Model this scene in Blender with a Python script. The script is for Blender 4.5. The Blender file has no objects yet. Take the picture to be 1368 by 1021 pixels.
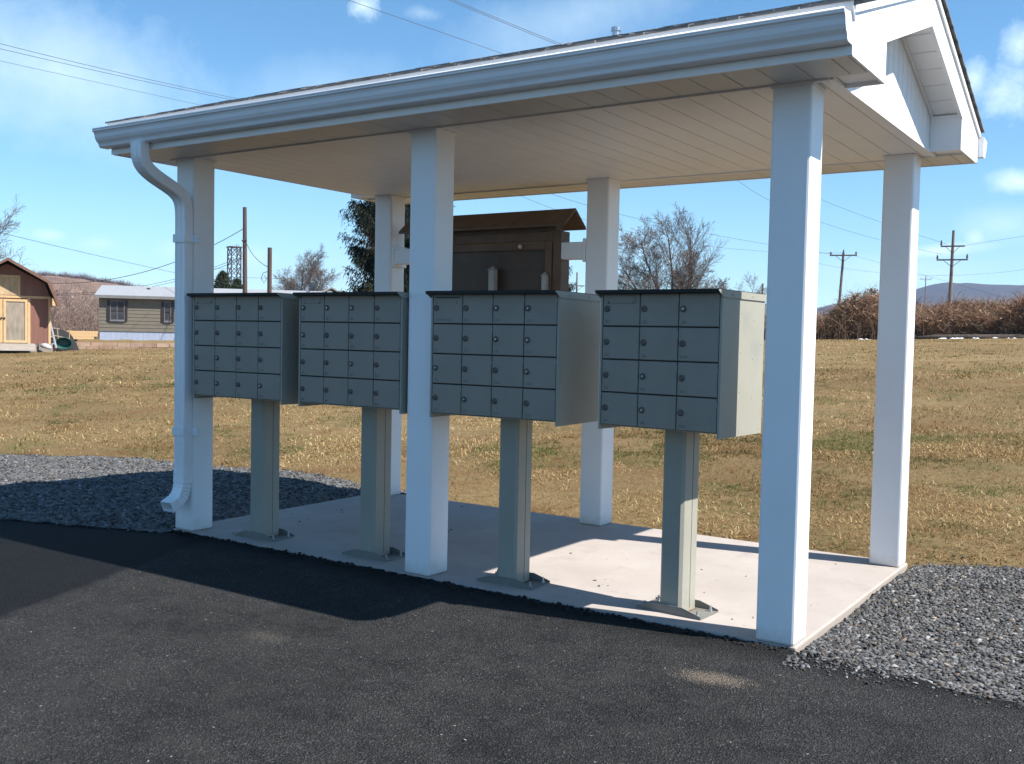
import bpy, bmesh, math, random
import numpy as np
from mathutils import Vector, Matrix
PI = math.pi
random.seed(7)
rng = np.random.default_rng(11)
scene = bpy.context.scene
COL = scene.collection

# ------------------------------------------------------------------ camera frame (metres; X along the shelter front, Y away, Z up)
F, CX, CY = 1347.464, 684.0, 510.5
PITCH, ROLL, YAW = -0.0464724, 0.0202777, 0.5909374
CAM = Vector((1.37836, -4.30015, 1.33401))
_cy, _sy = math.cos(YAW), math.sin(YAW)
FWD = Vector((-_sy*math.cos(PITCH), _cy*math.cos(PITCH), math.sin(PITCH)))
_r = Vector((_cy, _sy, 0)); _u = _r.cross(FWD)
RIGHT = math.cos(ROLL)*_r + math.sin(ROLL)*_u
UP = -math.sin(ROLL)*_r + math.cos(ROLL)*_u
def ray(u, v):
    return FWD + RIGHT*((u-CX)/F) - UP*((v-CY)/F)
def at(u, v, d):
    """world point seen at photo pixel (u, v), d metres away horizontally"""
    q = ray(u, v); return CAM + q*(d/math.hypot(q.x, q.y))
def view_yaw(u):
    q = ray(u, 450); return math.atan2(-q.x, q.y)          # rotation about Z that turns +Y to the line of sight

# ------------------------------------------------------------------ object helpers
def tag(o, label=None, cat=None, group=None, kind=None):
    if label: o['label'] = label
    if cat: o['category'] = cat
    if group: o['group'] = group
    if kind: o['kind'] = kind
    return o
def empty(name, loc=(0, 0, 0), rz=0, label=None, cat=None, group=None):
    o = bpy.data.objects.new(name, None); COL.objects.link(o)
    o.empty_display_size = .1
    o.location = loc; o.rotation_euler = (0, 0, rz)
    return tag(o, label, cat, group)
def link_mesh(name, me, parent=None):
    o = bpy.data.objects.new(name, me); COL.objects.link(o)
    if parent is not None: o.parent = parent
    return o

class MB:
    def __init__(s): s.v = []; s.f = []; s.m = []
    def add(s, vs, fs, mi=0):
        b = len(s.v); s.v += [tuple(p) for p in vs]
        s.f += [tuple(i+b for i in f) for f in fs]; s.m += [mi]*len(fs); return s
    def box(s, x0, x1, y0, y1, z0, z1, mi=0):
        vs = [(x, y, z) for z in (z0, z1) for y in (y0, y1) for x in (x0, x1)]
        return s.add(vs, [(0,2,3,1),(4,5,7,6),(0,1,5,4),(2,6,7,3),(0,4,6,2),(1,3,7,5)], mi)
    def obox(s, c, ax, ay, az, hx, hy, hz, mi=0):
        c = Vector(c); vs = [c+ax*(hx*i)+ay*(hy*j)+az*(hz*k) for k in (-1,1) for j in (-1,1) for i in (-1,1)]
        return s.add(vs, [(0,2,3,1),(4,5,7,6),(0,1,5,4),(2,6,7,3),(0,4,6,2),(1,3,7,5)], mi)
    def prism(s, pts, axis, a0, a1, mi=0):
        n = len(pts)
        def P(p, a): return {'x': (a, p[0], p[1]), 'y': (p[0], a, p[1]), 'z': (p[0], p[1], a)}[axis]
        vs = [P(p, a0) for p in pts]+[P(p, a1) for p in pts]
        fs = [tuple(range(n-1, -1, -1)), tuple(range(n, 2*n))]+[(i, (i+1) % n, n+(i+1) % n, n+i) for i in range(n)]
        return s.add(vs, fs, mi)
    def tube(s, path, rad, n=8, mi=0, cap=True, squash=None):
        path = [Vector(p) for p in path]; k = len(path); rings = []
        ref = None
        for i, p in enumerate(path):
            t = (path[min(i+1, k-1)]-path[max(i-1, 0)]).normalized()
            if ref is None: ref = t.orthogonal().normalized()
            a = (ref-t*ref.dot(t)).normalized(); ref = a; b = t.cross(a)
            r = rad[i] if isinstance(rad, (list, tuple)) else rad
            rings.append([p+(a*math.cos(2*PI*j/n)+b*math.sin(2*PI*j/n))*r for j in range(n)])
        vs = [q for g in rings for q in g]
        fs = [(i*n+j, i*n+(j+1) % n, (i+1)*n+(j+1) % n, (i+1)*n+j) for i in range(k-1) for j in range(n)]
        if cap: fs += [tuple(range(n-1, -1, -1)), tuple((k-1)*n+j for j in range(n))]
        return s.add(vs, fs, mi)
    def sweep(s, path, prof, side, mi=0, cap=True):
        """profile (a along `side`, b along normal) swept along a planar path"""
        path = [Vector(p) for p in path]; k = len(path); n = len(prof); side = Vector(side); vs = []
        for i, p in enumerate(path):
            t = (path[min(i+1, k-1)]-path[max(i-1, 0)]).normalized(); nn = t.cross(side).normalized()
            vs += [p+side*a+nn*b for a, b in prof]
        fs = [(i*n+j, i*n+(j+1) % n, (i+1)*n+(j+1) % n, (i+1)*n+j) for i in range(k-1) for j in range(n)]
        if cap: fs += [tuple(range(n-1, -1, -1)), tuple((k-1)*n+j for j in range(n))]
        return s.add(vs, fs, mi)
    def lathe(s, prof, c=(0, 0, 0), axis='z', n=16, mi=0):
        c = Vector(c); vs = []
        for r, h in prof:
            for j in range(n):
                a, b = r*math.cos(2*PI*j/n), r*math.sin(2*PI*j/n)
                vs.append(c+Vector({'z': (a, b, h), 'y': (a, h, b), 'x': (h, a, b)}[axis]))
        k = len(prof)
        fs = [(i*n+j, i*n+(j+1) % n, (i+1)*n+(j+1) % n, (i+1)*n+j) for i in range(k-1) for j in range(n)]
        fs += [tuple(range(n-1, -1, -1)), tuple((k-1)*n+j for j in range(n))]
        return s.add(vs, fs, mi)
    def build(s, name, mats, parent=None, smooth=False, bevel=None, recalc=True):
        me = bpy.data.meshes.new(name); me.from_pydata(s.v, [], s.f)
        for m in (mats if isinstance(mats, (list, tuple)) else [mats]): me.materials.append(m)
        me.polygons.foreach_set('material_index', s.m)
        if recalc:
            bm = bmesh.new(); bm.from_mesh(me); bmesh.ops.recalc_face_normals(bm, faces=bm.faces); bm.to_mesh(me); bm.free()
        if smooth: me.polygons.foreach_set('use_smooth', [True]*len(me.polygons))
        me.update()
        o = link_mesh(name, me, parent)
        if bevel:
            b = o.modifiers.new('bevel', 'BEVEL'); b.width = bevel; b.segments = 2; b.limit_method = 'ANGLE'; b.angle_limit = math.radians(40)
        return o

def np_mesh(name, V, faces, mats, parent=None, col=None, smooth=False, mi=None):
    """faces: (n,k) int array, all the same size"""
    V = np.asarray(V, dtype=np.float32); faces = np.asarray(faces, dtype=np.int32); k = faces.shape[1]
    me = bpy.data.meshes.new(name)
    me.vertices.add(len(V)); me.vertices.foreach_set('co', V.ravel())
    me.loops.add(faces.size); me.loops.foreach_set('vertex_index', faces.ravel())
    me.polygons.add(len(faces)); me.polygons.foreach_set('loop_start', np.arange(0, faces.size, k, dtype=np.int32))
    for m in (mats if isinstance(mats, (list, tuple)) else [mats]): me.materials.append(m)
    if mi is not None: me.polygons.foreach_set('material_index', np.asarray(mi, dtype=np.int32))
    if col is not None:
        a = me.attributes.new('Col', 'FLOAT_COLOR', 'POINT')
        c = np.ones((len(V), 4), np.float32); c[:, :3] = col; a.data.foreach_set('color', c.ravel())
    me.update(calc_edges=True); me.validate()
    if smooth: me.polygons.foreach_set('use_smooth', np.ones(len(me.polygons), dtype=bool))
    return link_mesh(name, me, parent)

def vnoise(x, y, seed=0):
    """smooth value noise in 0..1"""
    xi = np.floor(x).astype(np.int64); yi = np.floor(y).astype(np.int64); fx = x-xi; fy = y-yi
    fx = fx*fx*(3-2*fx); fy = fy*fy*(3-2*fy)
    def h(a, b):
        n = (a*374761393+b*668265263+seed*974634777) & 0x7fffffff
        n = ((n ^ (n >> 13))*1274126177) & 0x7fffffff
        return ((n ^ (n >> 16)) & 0xffff)/65535.0
    return (h(xi, yi)*(1-fx)+h(xi+1, yi)*fx)*(1-fy)+(h(xi, yi+1)*(1-fx)+h(xi+1, yi+1)*fx)*fy
def fbm(x, y, seed=0, o=4):
    s = 0; a = .5; t = 0
    for i in range(o):
        s = s+a*vnoise(x*2**i, y*2**i, seed+i); t += a; a *= .5
    return s/t

# ------------------------------------------------------------------ materials
def mat(name):
    m = bpy.data.materials.new(name); m.use_nodes = True
    nt = m.node_tree; return m, nt, nt.nodes['Principled BSDF']
def nd(nt, t, **kw):
    n = nt.nodes.new(t)
    for k, v in kw.items():
        if k.startswith('i_'):
            key = k[2:]; n.inputs[int(key) if key.isdigit() else key.replace('_', ' ')].default_value = v
        else: setattr(n, k, v)
    return n
def coords(nt, kind='Object', scale=None):
    tc = nd(nt, 'ShaderNodeTexCoord'); o = tc.outputs[kind]
    if scale:
        mp = nd(nt, 'ShaderNodeMapping'); mp.inputs['Scale'].default_value = scale
        nt.links.new(o, mp.inputs[0]); o = mp.outputs[0]
    return o
def noise(nt, co, scale, detail=4, rough=.55, dist=0):
    n = nd(nt, 'ShaderNodeTexNoise'); n.inputs['Scale'].default_value = scale; n.inputs['Detail'].default_value = detail
    n.inputs['Roughness'].default_value = rough; n.inputs['Distortion'].default_value = dist
    if co: nt.links.new(co, n.inputs['Vector'])
    return n.outputs['Fac']
def ramp(nt, fac, stops):
    r = nd(nt, 'ShaderNodeValToRGB'); e = r.color_ramp.elements
    while len(e) < len(stops): e.new(.5)
    for el, (p, c) in zip(e, stops):
        el.position = p; el.color = (c, c, c, 1) if not hasattr(c, '__len__') else (*c, 1)
    nt.links.new(fac, r.inputs[0]); return r.outputs[0]
def mix(nt, fac, a, b, mode='MIX'):
    n = nd(nt, 'ShaderNodeMix', data_type='RGBA', blend_type=mode)
    for k, val in ((0, fac), (6, a), (7, b)):
        s = n.inputs[k]
        if hasattr(val, 'links'): nt.links.new(val, s)
        elif hasattr(val, '__len__'): s.default_value = (*val[:3], 1)
        else: s.default_value = val if k == 0 else (val, val, val, 1)
    return n.outputs[2]
def mth(nt, op, a, b=0, c=0, clamp=False):
    n = nd(nt, 'ShaderNodeMath', operation=op, use_clamp=clamp)
    for s, val in zip(n.inputs, (a, b, c)):
        if hasattr(val, 'links'): nt.links.new(val, s)
        else: s.default_value = val
    return n.outputs[0]
def bump(nt, bs, h, strength=.3, dist=.01):
    b = nd(nt, 'ShaderNodeBump'); b.inputs['Strength'].default_value = strength; b.inputs['Distance'].default_value = dist
    nt.links.new(h, b.inputs['Height']); nt.links.new(b.outputs[0], bs.inputs['Normal']); return b
def simple(name, c, rough=.5, metal=0, var=.12, scale=6, bumpy=0, bscale=60, spec=.5, dirt=None, coordkind='Object', stretch=None):
    m, nt, bs = mat(name); co = coords(nt, coordkind, stretch)
    n = noise(nt, co, scale, 5)
    lo = tuple(x*(1-var) for x in c); hi = tuple(min(1, x*(1+var)) for x in c)
    col = ramp(nt, n, [(.3, lo), (.7, hi)])
    if dirt:
        d = ramp(nt, noise(nt, co, dirt[1], 6, .65), [(dirt[2], 0), (dirt[2]+.12, 1)])
        col = mix(nt, mth(nt, 'MULTIPLY', d, dirt[3]), col, dirt[0])
    nt.links.new(col, bs.inputs['Base Color'])
    bs.inputs['Roughness'].default_value = rough; bs.inputs['Metallic'].default_value = metal
    bs.inputs['Specular IOR Level'].default_value = spec
    if bumpy: bump(nt, bs, noise(nt, co, bscale, 4), bumpy, .004)
    return m
def attr_mat(name, rough=.8, var=.25, scale=3, trans=0, spec=.2):
    m, nt, bs = mat(name)
    a = nd(nt, 'ShaderNodeAttribute', attribute_name='Col')
    nt.links.new(a.outputs['Color'], bs.inputs['Base Color'])
    bs.inputs['Roughness'].default_value = rough; bs.inputs['Specular IOR Level'].default_value = spec
    if trans:
        t = nd(nt, 'ShaderNodeBsdfTranslucent'); nt.links.new(a.outputs['Color'], t.inputs[0])
        mx = nd(nt, 'ShaderNodeMixShader'); mx.inputs[0].default_value = trans
        nt.links.new(bs.outputs[0], mx.inputs[1]); nt.links.new(t.outputs[0], mx.inputs[2])
        nt.links.new(mx.outputs[0], nt.nodes['Material Output'].inputs[0])
    return m

M = {}
M['vinyl'] = simple('white_vinyl', (.86, .86, .87), .38, var=.03, scale=2.5, bumpy=.05, bscale=180, dirt=((.55, .52, .46), 3.0, .66, .25))
m = M['vinyl']; nt = m.node_tree; bs = nt.nodes['Principled BSDF']; co = coords(nt)
sp_ = nd(nt, 'ShaderNodeSeparateXYZ'); nt.links.new(co, sp_.inputs[0])
lowz = mth(nt, 'SUBTRACT', .16, mth(nt, 'ADD', sp_.outputs[2], mth(nt, 'MULTIPLY', noise(nt, co, 14, 5, .7), .16)), clamp=True)
old = bs.inputs['Base Color'].links[0].from_socket
nt.links.new(mix(nt, mth(nt, 'MULTIPLY', lowz, 4.5, clamp=True), old, (.42, .36, .29)), bs.inputs['Base Color'])
M['trim'] = simple('white_aluminium_trim', (.86, .86, .86), .42, var=.03, scale=4, bumpy=.04, bscale=40)
M['gutter'] = simple('white_gutter_paint', (.83, .83, .84), .33, var=.04, scale=3, bumpy=.03, bscale=20, dirt=((.42, .40, .36), 5.0, .62, .25), stretch=(1, 3, 3))
M['soffit'] = simple('white_soffit_panel', (.87, .865, .855), .45, var=.03, scale=3)
M['dark_gap'] = simple('dark_gap', (.03, .03, .03), .8)
M['rust'] = simple('rust_stain', (.13, .075, .04), .8, var=.4, scale=40)
M['zinc'] = simple('galvanised_steel', (.55, .56, .58), .35, metal=.9, var=.2, scale=30)
M['paint'] = simple('grey_green_paint', (.272, .240, .198), .42, var=.06, scale=5, bumpy=.05, bscale=350, dirt=((.30, .29, .26), 7.0, .62, .2), spec=.4)
M['paint_side'] = simple('grey_green_panel_paint', (.315, .305, .255), .45, var=.06, scale=4, bumpy=.05, bscale=250, dirt=((.24, .24, .22), 5.0, .58, .35), spec=.4)
M['hood'] = simple('dark_hood_paint', (.022, .023, .021), .6, var=.1, scale=5, spec=.2)
M['lock'] = simple('aged_lock_face', (.115, .095, .085), .45, metal=.25, var=.35, scale=60)
M['ink'] = simple('door_number_ink', (.055, .065, .085), .7, var=.3, scale=120)
M['brown_board'] = simple('brown_recycled_plastic', (.135, .082, .050), .6, var=.2, scale=8, bumpy=.1, bscale=90)
M['wood'] = simple('pine_trim', (.56, .37, .19), .65, var=.18, scale=9, stretch=(6, 6, .8))

# concrete pad
m, nt, bs = mat('concrete'); co = coords(nt)
c = ramp(nt, noise(nt, co, 1.7, 6, .6), [(.3, (.325, .282, .25)), (.7, (.41, .362, .325))])
c = mix(nt, ramp(nt, noise(nt, co, 90, 3), [(.35, .35), (.6, 0)]), c, (.30, .27, .25))
c = mix(nt, ramp(nt, noise(nt, co, 5, 5, .7), [(.54, 0), (.70, .5)]), c, (.27, .235, .205))
nt.links.new(c, bs.inputs['Base Color']); bs.inputs['Roughness'].default_value = .85
bump(nt, bs, noise(nt, coords(nt, 'Object', (1, 6, 1)), 40, 5, .7), .25, .004); M['concrete'] = m

# asphalt
m, nt, bs = mat('asphalt'); co = coords(nt)
big = noise(nt, co, 1.3, 6, .65); mid = noise(nt, co, 7, 4, .6)
c = ramp(nt, big, [(.3, (.0190, .0196, .0203)), (.7, (.042, .0415, .041))])
vo = nd(nt, 'ShaderNodeTexVoronoi'); vo.inputs['Scale'].default_value = 150; nt.links.new(co, vo.inputs['Vector'])
sep = nd(nt, 'ShaderNodeSeparateColor'); nt.links.new(vo.outputs['Color'], sep.inputs[0])
agg = ramp(nt, sep.outputs[0], [(0, .55), (.7, 1.0), (.92, 1.6), (1, 2.8)])
c = mix(nt, 1.0, c, agg, 'MULTIPLY')
c = mix(nt, ramp(nt, mid, [(.4, 0), (.75, .45)]), c, (.058, .056, .054))
vs_ = nd(nt, 'ShaderNodeTexVoronoi'); vs_.inputs['Scale'].default_value = 34; nt.links.new(co, vs_.inputs['Vector'])
ss = nd(nt, 'ShaderNodeSeparateColor'); nt.links.new(vs_.outputs['Color'], ss.inputs[0])
speck = mth(nt, 'MULTIPLY', mth(nt, 'GREATER_THAN', ss.outputs[1], .98), mth(nt, 'LESS_THAN', vs_.outputs['Distance'], .17))
c = mix(nt, speck, c, (.20, .19, .18))
# spilled sand, one small patch and a fainter one
sx = nd(nt, 'ShaderNodeSeparateXYZ'); nt.links.new(co, sx.inputs[0])
wob = mth(nt, 'MULTIPLY', mth(nt, 'SUBTRACT', noise(nt, co, 9, 5, .7), .5), 1.5)
def blob(cx, cy, rx, ry, rot=0):
    ca, sa = math.cos(rot), math.sin(rot)
    dx = mth(nt, 'SUBTRACT', sx.outputs[0], cx); dy = mth(nt, 'SUBTRACT', sx.outputs[1], cy)
    a = mth(nt, 'DIVIDE', mth(nt, 'ADD', mth(nt, 'MULTIPLY', dx, ca), mth(nt, 'MULTIPLY', dy, sa)), rx)
    b = mth(nt, 'DIVIDE', mth(nt, 'SUBTRACT', mth(nt, 'MULTIPLY', dy, ca), mth(nt, 'MULTIPLY', dx, sa)), ry)
    d = mth(nt, 'ADD', mth(nt, 'SQRT', mth(nt, 'ADD', mth(nt, 'MULTIPLY', a, a), mth(nt, 'MULTIPLY', b, b))), wob)
    return mth(nt, 'SUBTRACT', 1.25, d, clamp=True)
grit = ramp(nt, noise(nt, co, 160, 2), [(.42, 0), (.6, 1)])
sand = mth(nt, 'MULTIPLY', mth(nt, 'MULTIPLY', blob(-.14, -.555, .15, .075, .2), .65, clamp=True), grit)
c = mix(nt, sand, c, (.30, .245, .19))
sand2 = mth(nt, 'MULTIPLY', mth(nt, 'MULTIPLY', blob(-1.95, -1.25, .13, .07), .45), grit)
c = mix(nt, sand2, c, (.2, .17, .14))
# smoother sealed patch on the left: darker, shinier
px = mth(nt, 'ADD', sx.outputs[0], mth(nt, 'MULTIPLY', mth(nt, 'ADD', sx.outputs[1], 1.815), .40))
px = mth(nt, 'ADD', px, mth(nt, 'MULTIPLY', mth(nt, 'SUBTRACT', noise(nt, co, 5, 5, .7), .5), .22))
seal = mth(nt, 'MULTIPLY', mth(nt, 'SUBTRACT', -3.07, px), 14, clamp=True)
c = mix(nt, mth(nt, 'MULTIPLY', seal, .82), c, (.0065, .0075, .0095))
# newer black strip along the pad, with shelter shade painted into its colour
fresh_shade = mth(nt, 'MULTIPLY', mth(nt, 'ADD', mth(nt, 'ADD', sx.outputs[1], .30), mth(nt, 'MULTIPLY', mth(nt, 'SUBTRACT', noise(nt, co, 5, 4), .5), .35)), 5, clamp=True)
c = mix(nt, mth(nt, 'MULTIPLY', fresh_shade, .6), c, (.009, .009, .0095))
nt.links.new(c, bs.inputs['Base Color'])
nt.links.new(mix(nt, seal, ramp(nt, mid, [(.3, .85), (.7, .95)]), .80), bs.inputs['Roughness'])
bs.inputs['Specular IOR Level'].default_value = .09
hgt = mth(nt, 'ADD', mth(nt, 'MULTIPLY', vo.outputs['Distance'], 1.0), mth(nt, 'MULTIPLY', noise(nt, co, 300, 2), .5))
bump(nt, bs, hgt, 1.0, .009); M['asphalt'] = m

# gravel bed under the loose stones
m, nt, bs = mat('gravel_bed'); co = coords(nt)
vo = nd(nt, 'ShaderNodeTexVoronoi'); vo.inputs['Scale'].default_value = 45; nt.links.new(co, vo.inputs['Vector'])
sep = nd(nt, 'ShaderNodeSeparateColor'); nt.links.new(vo.outputs['Color'], sep.inputs[0])
c = ramp(nt, sep.outputs[0], [(0, (.06, .061, .063)), (.6, (.11, .109, .108)), (1, (.18, .175, .17))])
c = mix(nt, ramp(nt, noise(nt, co, 2.2, 4), [(.52, 0), (.75, .5)]), c, (.16, .135, .11))
nt.links.new(c, bs.inputs['Base Color']); bs.inputs['Roughness'].default_value = .9
bump(nt, bs, vo.outputs['Distance'], 1, .02); M['gravel_bed'] = m
M['stone'] = attr_mat('crushed_stone', .8)
M['blade'] = attr_mat('dry_grass_blade', .75, trans=.25)
M['twig'] = attr_mat('bare_twig', .85)
M['needle'] = attr_mat('spruce_needle', .7, trans=.15)
M['brushm'] = attr_mat('dead_brush', .85, trans=.2)

# field
m, nt, bs = mat('dry_field'); co = coords(nt)
c = ramp(nt, noise(nt, co, .35, 5, .6), [(.3, (.185, .122, .056)), (.55, (.265, .185, .088)), (.75, (.33, .245, .128))])
c = mix(nt, ramp(nt, noise(nt, co, .9, 5, .7), [(.55, 0), (.72, .55)]), c, (.12, .12, .045))
c = mix(nt, ramp(nt, noise(nt, co, 1.6, 5, .7), [(.52, 0), (.64, .8)]), c, (.21, .115, .050))
c = mix(nt, ramp(nt, noise(nt, co, 14, 5, .75), [(.3, .6), (.6, 0)]), c, (.10, .065, .03))
c = mix(nt, ramp(nt, noise(nt, co, 60, 3, .7), [(.55, 0), (.75, .55)]), c, (.42, .33, .18))
nt.links.new(c, bs.inputs['Base Color']); bs.inputs['Roughness'].default_value = .95; bs.inputs['Specular IOR Level'].default_value = .1
bump(nt, bs, noise(nt, co, 25, 6, .8), .9, .05); M['field'] = m
# hills
def hillmat(name, cs, sc):
    m, nt, bs = mat(name); co = coords(nt)
    c = ramp(nt, noise(nt, co, sc, 8, .7), [(.3, cs[0]), (.5, cs[1]), (.7, cs[2])])
    nt.links.new(c, bs.inputs['Base Color']); bs.inputs['Roughness'].default_value = 1; bs.inputs['Specular IOR Level'].default_value = 0
    bump(nt, bs, noise(nt, co, sc*6, 6, .8), 1, 3); return m
M['hill_far'] = hillmat('wooded_ridge', ((.030, .030, .030), (.055, .046, .040), (.085, .068, .055)), .004)
M['hill_near'] = hillmat('bare_hillside', ((.11, .078, .064), (.20, .132, .10), (.30, .20, .15)), .012)
M['bark'] = simple('grey_bark', (.14, .11, .09), .9, var=.4, scale=6, stretch=(4, 4, .6))
M['pole'] = simple('weathered_pole_wood', (.078, .052, .043), .85, var=.25, scale=4, stretch=(6, 6, .4))
M['polegrey'] = simple('grey_pole_wood', (.17, .14, .12), .9, var=.3, scale=4, stretch=(6, 6, .4))
M['wire'] = simple('wire_black', (.06, .06, .065), .6)
M['steel'] = simple('tower_steel', (.055, .045, .045), .8)
M['insul'] = simple('brown_insulator', (.09, .06, .05), .3)
M['soil'] = simple('dark_soil', (.16, .11, .065), .95, var=.5, scale=5, bumpy=.5, bscale=12)

# ------------------------------------------------------------------ light, sky, camera
SUN = Vector((2.06, .39, 2.58)).normalized()
SUN_EL = math.asin(SUN.z); SUN_AZ = math.atan2(SUN.x, SUN.y)
ld = bpy.data.lights.new('sun', 'SUN'); ld.energy = 4.8; ld.angle = math.radians(.53); ld.color = (1, .955, .89)
so = bpy.data.objects.new('sun', ld); COL.objects.link(so); so.rotation_euler = SUN.to_track_quat('Z', 'Y').to_euler(); so.location = (8, 2, 12)
w = bpy.data.worlds.new('World'); scene.world = w; w.use_nodes = True; nt = w.node_tree
bg = nt.nodes['Background']
sky = nd(nt, 'ShaderNodeTexSky', sky_type='NISHITA'); sky.sun_disc = False
sky.sun_elevation = SUN_EL; sky.sun_rotation = SUN_AZ; sky.air_density = .85; sky.dust_density = .15; sky.ozone_density = 2.2; sky.altitude = 600
tc = nd(nt, 'ShaderNodeTexCoord'); D = tc.outputs['Generated']
def vdot(a, vec):
    n = nd(nt, 'ShaderNodeVectorMath', operation='DOT_PRODUCT'); nt.links.new(a, n.inputs[0]); n.inputs[1].default_value = vec; return n.outputs['Value']
warp = noise(nt, D, 9, 6, .65); fine = noise(nt, D, 30, 6, .7)
def cloud(u, v, ru, rv, amp, ragged=1.2, tilt=0):
    d = ray(u, v).normalized(); e = d.cross(Vector((0, 0, 1))).normalized(); g = e.cross(d)
    e2 = e*math.cos(tilt)+g*math.sin(tilt); g2 = g*math.cos(tilt)-e*math.sin(tilt)
    a = mth(nt, 'DIVIDE', mth(nt, 'SUBTRACT', vdot(D, e2), d.dot(e2)), ru/F); b = mth(nt, 'DIVIDE', mth(nt, 'SUBTRACT', vdot(D, g2), d.dot(g2)), rv/F)
    r2 = mth(nt, 'SQRT', mth(nt, 'ADD', mth(nt, 'MULTIPLY', a, a), mth(nt, 'MULTIPLY', b, b)))
    front = mth(nt, 'GREATER_THAN', vdot(D, d), .5)
    k = mth(nt, 'SUBTRACT', 1.0, r2); k = mth(nt, 'ADD', k, mth(nt, 'MULTIPLY', mth(nt, 'SUBTRACT', mth(nt, 'ADD', warp, fine), 1.0), ragged))
    return mth(nt, 'MULTIPLY', mth(nt, 'MULTIPLY', k, amp, clamp=True), front)
cl = None
for args in ((75, 95, 250, 100, .48, .8, -.2), (485, 8, 26, 26, .9, 1.6), (565, 18, 26, 9, .2, 2), (1335, 120, 46, 28, .5, 2.8, -.2), (1302, 105, 20, 34, .7, 1.8), (1362, 58, 26, 28, .7, 1.6), (1362, 243, 34, 15, .8, 1.6),
             (1250, 336, 75, 10, .9, 1.0, .1), (1303, 318, 14, 14, .7, 1.4), (1340, 300, 60, 26, .35, .8), (66, 314, 22, 8, .6, 1.2), (135, 325, 26, 12, .45, 1.2), (232, 335, 30, 18, .35, 1), (330, 345, 40, 22, .5, 1.2),
             (1200, 365, 120, 30, .45, .8), (780, 20, 220, 60, .30, .8, .3), (430, 120, 160, 50, .22, .9, .2), (420, 365, 40, 12, .5, 1.2), (860, 330, 60, 30, .2, 1)):
    k = cloud(*args); cl = k if cl is None else mth(nt, 'MAXIMUM', cl, k)
elev = vdot(D, (0, 0, 1))
skyc = mix(nt, mth(nt, 'MULTIPLY', cl, .92), sky.outputs[0], (7.2, 7.3, 7.9))
hs = nd(nt, 'ShaderNodeHueSaturation'); hs.inputs['Saturation'].default_value = 1.16; nt.links.new(mix(nt, 1.0, skyc, (.91, 1.045, 1.0), 'MULTIPLY'), hs.inputs['Color'])
nt.links.new(hs.outputs[0], bg.inputs[0]); bg.inputs[1].default_value = .092

cam = bpy.data.cameras.new('camera'); co_ = bpy.data.objects.new('camera', cam); COL.objects.link(co_)
cam.sensor_fit = 'HORIZONTAL'; cam.sensor_width = 36; cam.lens = F/1368*36; cam.clip_start = .05; cam.clip_end = 20000
R3 = Matrix((RIGHT, UP, -FWD)).transposed()
co_.matrix_world = Matrix.Translation(CAM) @ R3.to_4x4()
scene.camera = co_
scene.view_settings.view_transform = 'Standard'; scene.view_settings.look = 'None'; scene.view_settings.gamma = 1
scene.view_settings.use_curve_mapping = False; scene.view_settings.exposure = 1.08
scene.cycles.max_bounces = 6; scene.cycles.volume_bounces = 0; scene.cycles.use_denoising = True
scene.cycles.caustics_reflective = False; scene.cycles.caustics_refractive = False

# haze: one closed box of thin air round everything
m = bpy.data.materials.new('haze'); m.use_nodes = True; nt = m.node_tree; nt.nodes.clear()
out = nd(nt, 'ShaderNodeOutputMaterial'); pv = nd(nt, 'ShaderNodeVolumePrincipled')
pv.inputs['Color'].default_value = (.50, .67, 1, 1); pv.inputs['Density'].default_value = .00014; pv.inputs['Anisotropy'].default_value = 0
nt.links.new(pv.outputs[0], out.inputs['Volume'])
hz = MB().box(-4600, 4600, -4600, 4600, -9, 330).build('haze', m); tag(hz, 'thin blue haze over the far ridge and hills', 'haze', kind='stuff')

# ------------------------------------------------------------------ terrain
YB = [(-60, -26), (-12, -.5), (-8.8, 1.35), (-7.2, 2.28), (-5.4, 2.48), (-4.6, 2.30), (-4.2, 2.12), (.05, 2.12), (.6, 2.45), (3, 3.6), (10, 6), (60, 24)]
def yb(x): return np.interp(x, [p[0] for p in YB], [p[1] for p in YB])
def terrain(x, y):
    x = np.asarray(x, float); y = np.asarray(y, float)
    az = np.arctan2(-(x-CAM.x), y-CAM.y); t = np.clip((az-.10)/.95, 0, 1)
    Z = 1.62*(1-t)+.46*t; Rd = 40*(1-t)+27*t
    d = y-yb(x); s = np.clip(d/Rd, 0, 1)
    h = Z*(1-(1-s)**2)
    edge = np.clip((d+.12)/.2, 0, 1)
    h = np.where(d > -.12, h-.06*(1-edge), -.06)
    amp = np.clip(d/3, 0, 1)
    h = h+amp*.10*(fbm(x*.45, y*.45, 3)-.5)
    r = np.hypot(x-CAM.x, y-CAM.y)
    return h-np.clip((r-75)/300, 0, 1)*5.5
def ground_z(x, y): return float(terrain(np.array([x]), np.array([y]))[0])
rad = np.concatenate([[0.02], np.geomspace(.6, 4300, 230)]); na = 420
ang = np.linspace(0, 2*PI, na, endpoint=False)
RR, AA = np.meshgrid(rad, ang, indexing='ij'); gx = CAM.x+RR*np.cos(AA); gy = CAM.y+RR*np.sin(AA)
gz = terrain(gx, gy)
ii, jj = np.meshgrid(np.arange(len(rad)-1), np.arange(na), indexing='ij')
q = np.stack([ii*na+jj, (ii+1)*na+jj, (ii+1)*na+(jj+1) % na, ii*na+(jj+1) % na], -1).reshape(-1, 4)
g = np_mesh('ground', np.stack([gx, gy, gz], -1).reshape(-1, 3), q, M['field'], smooth=True); tag(g, kind='structure')

# concrete pad (top at z = 0)
pad = MB().box(-4.205, .010, -.003, 2.10, -.14, 0).build('concrete_pad', M['concrete'], bevel=.008); tag(pad, kind='structure')

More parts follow.
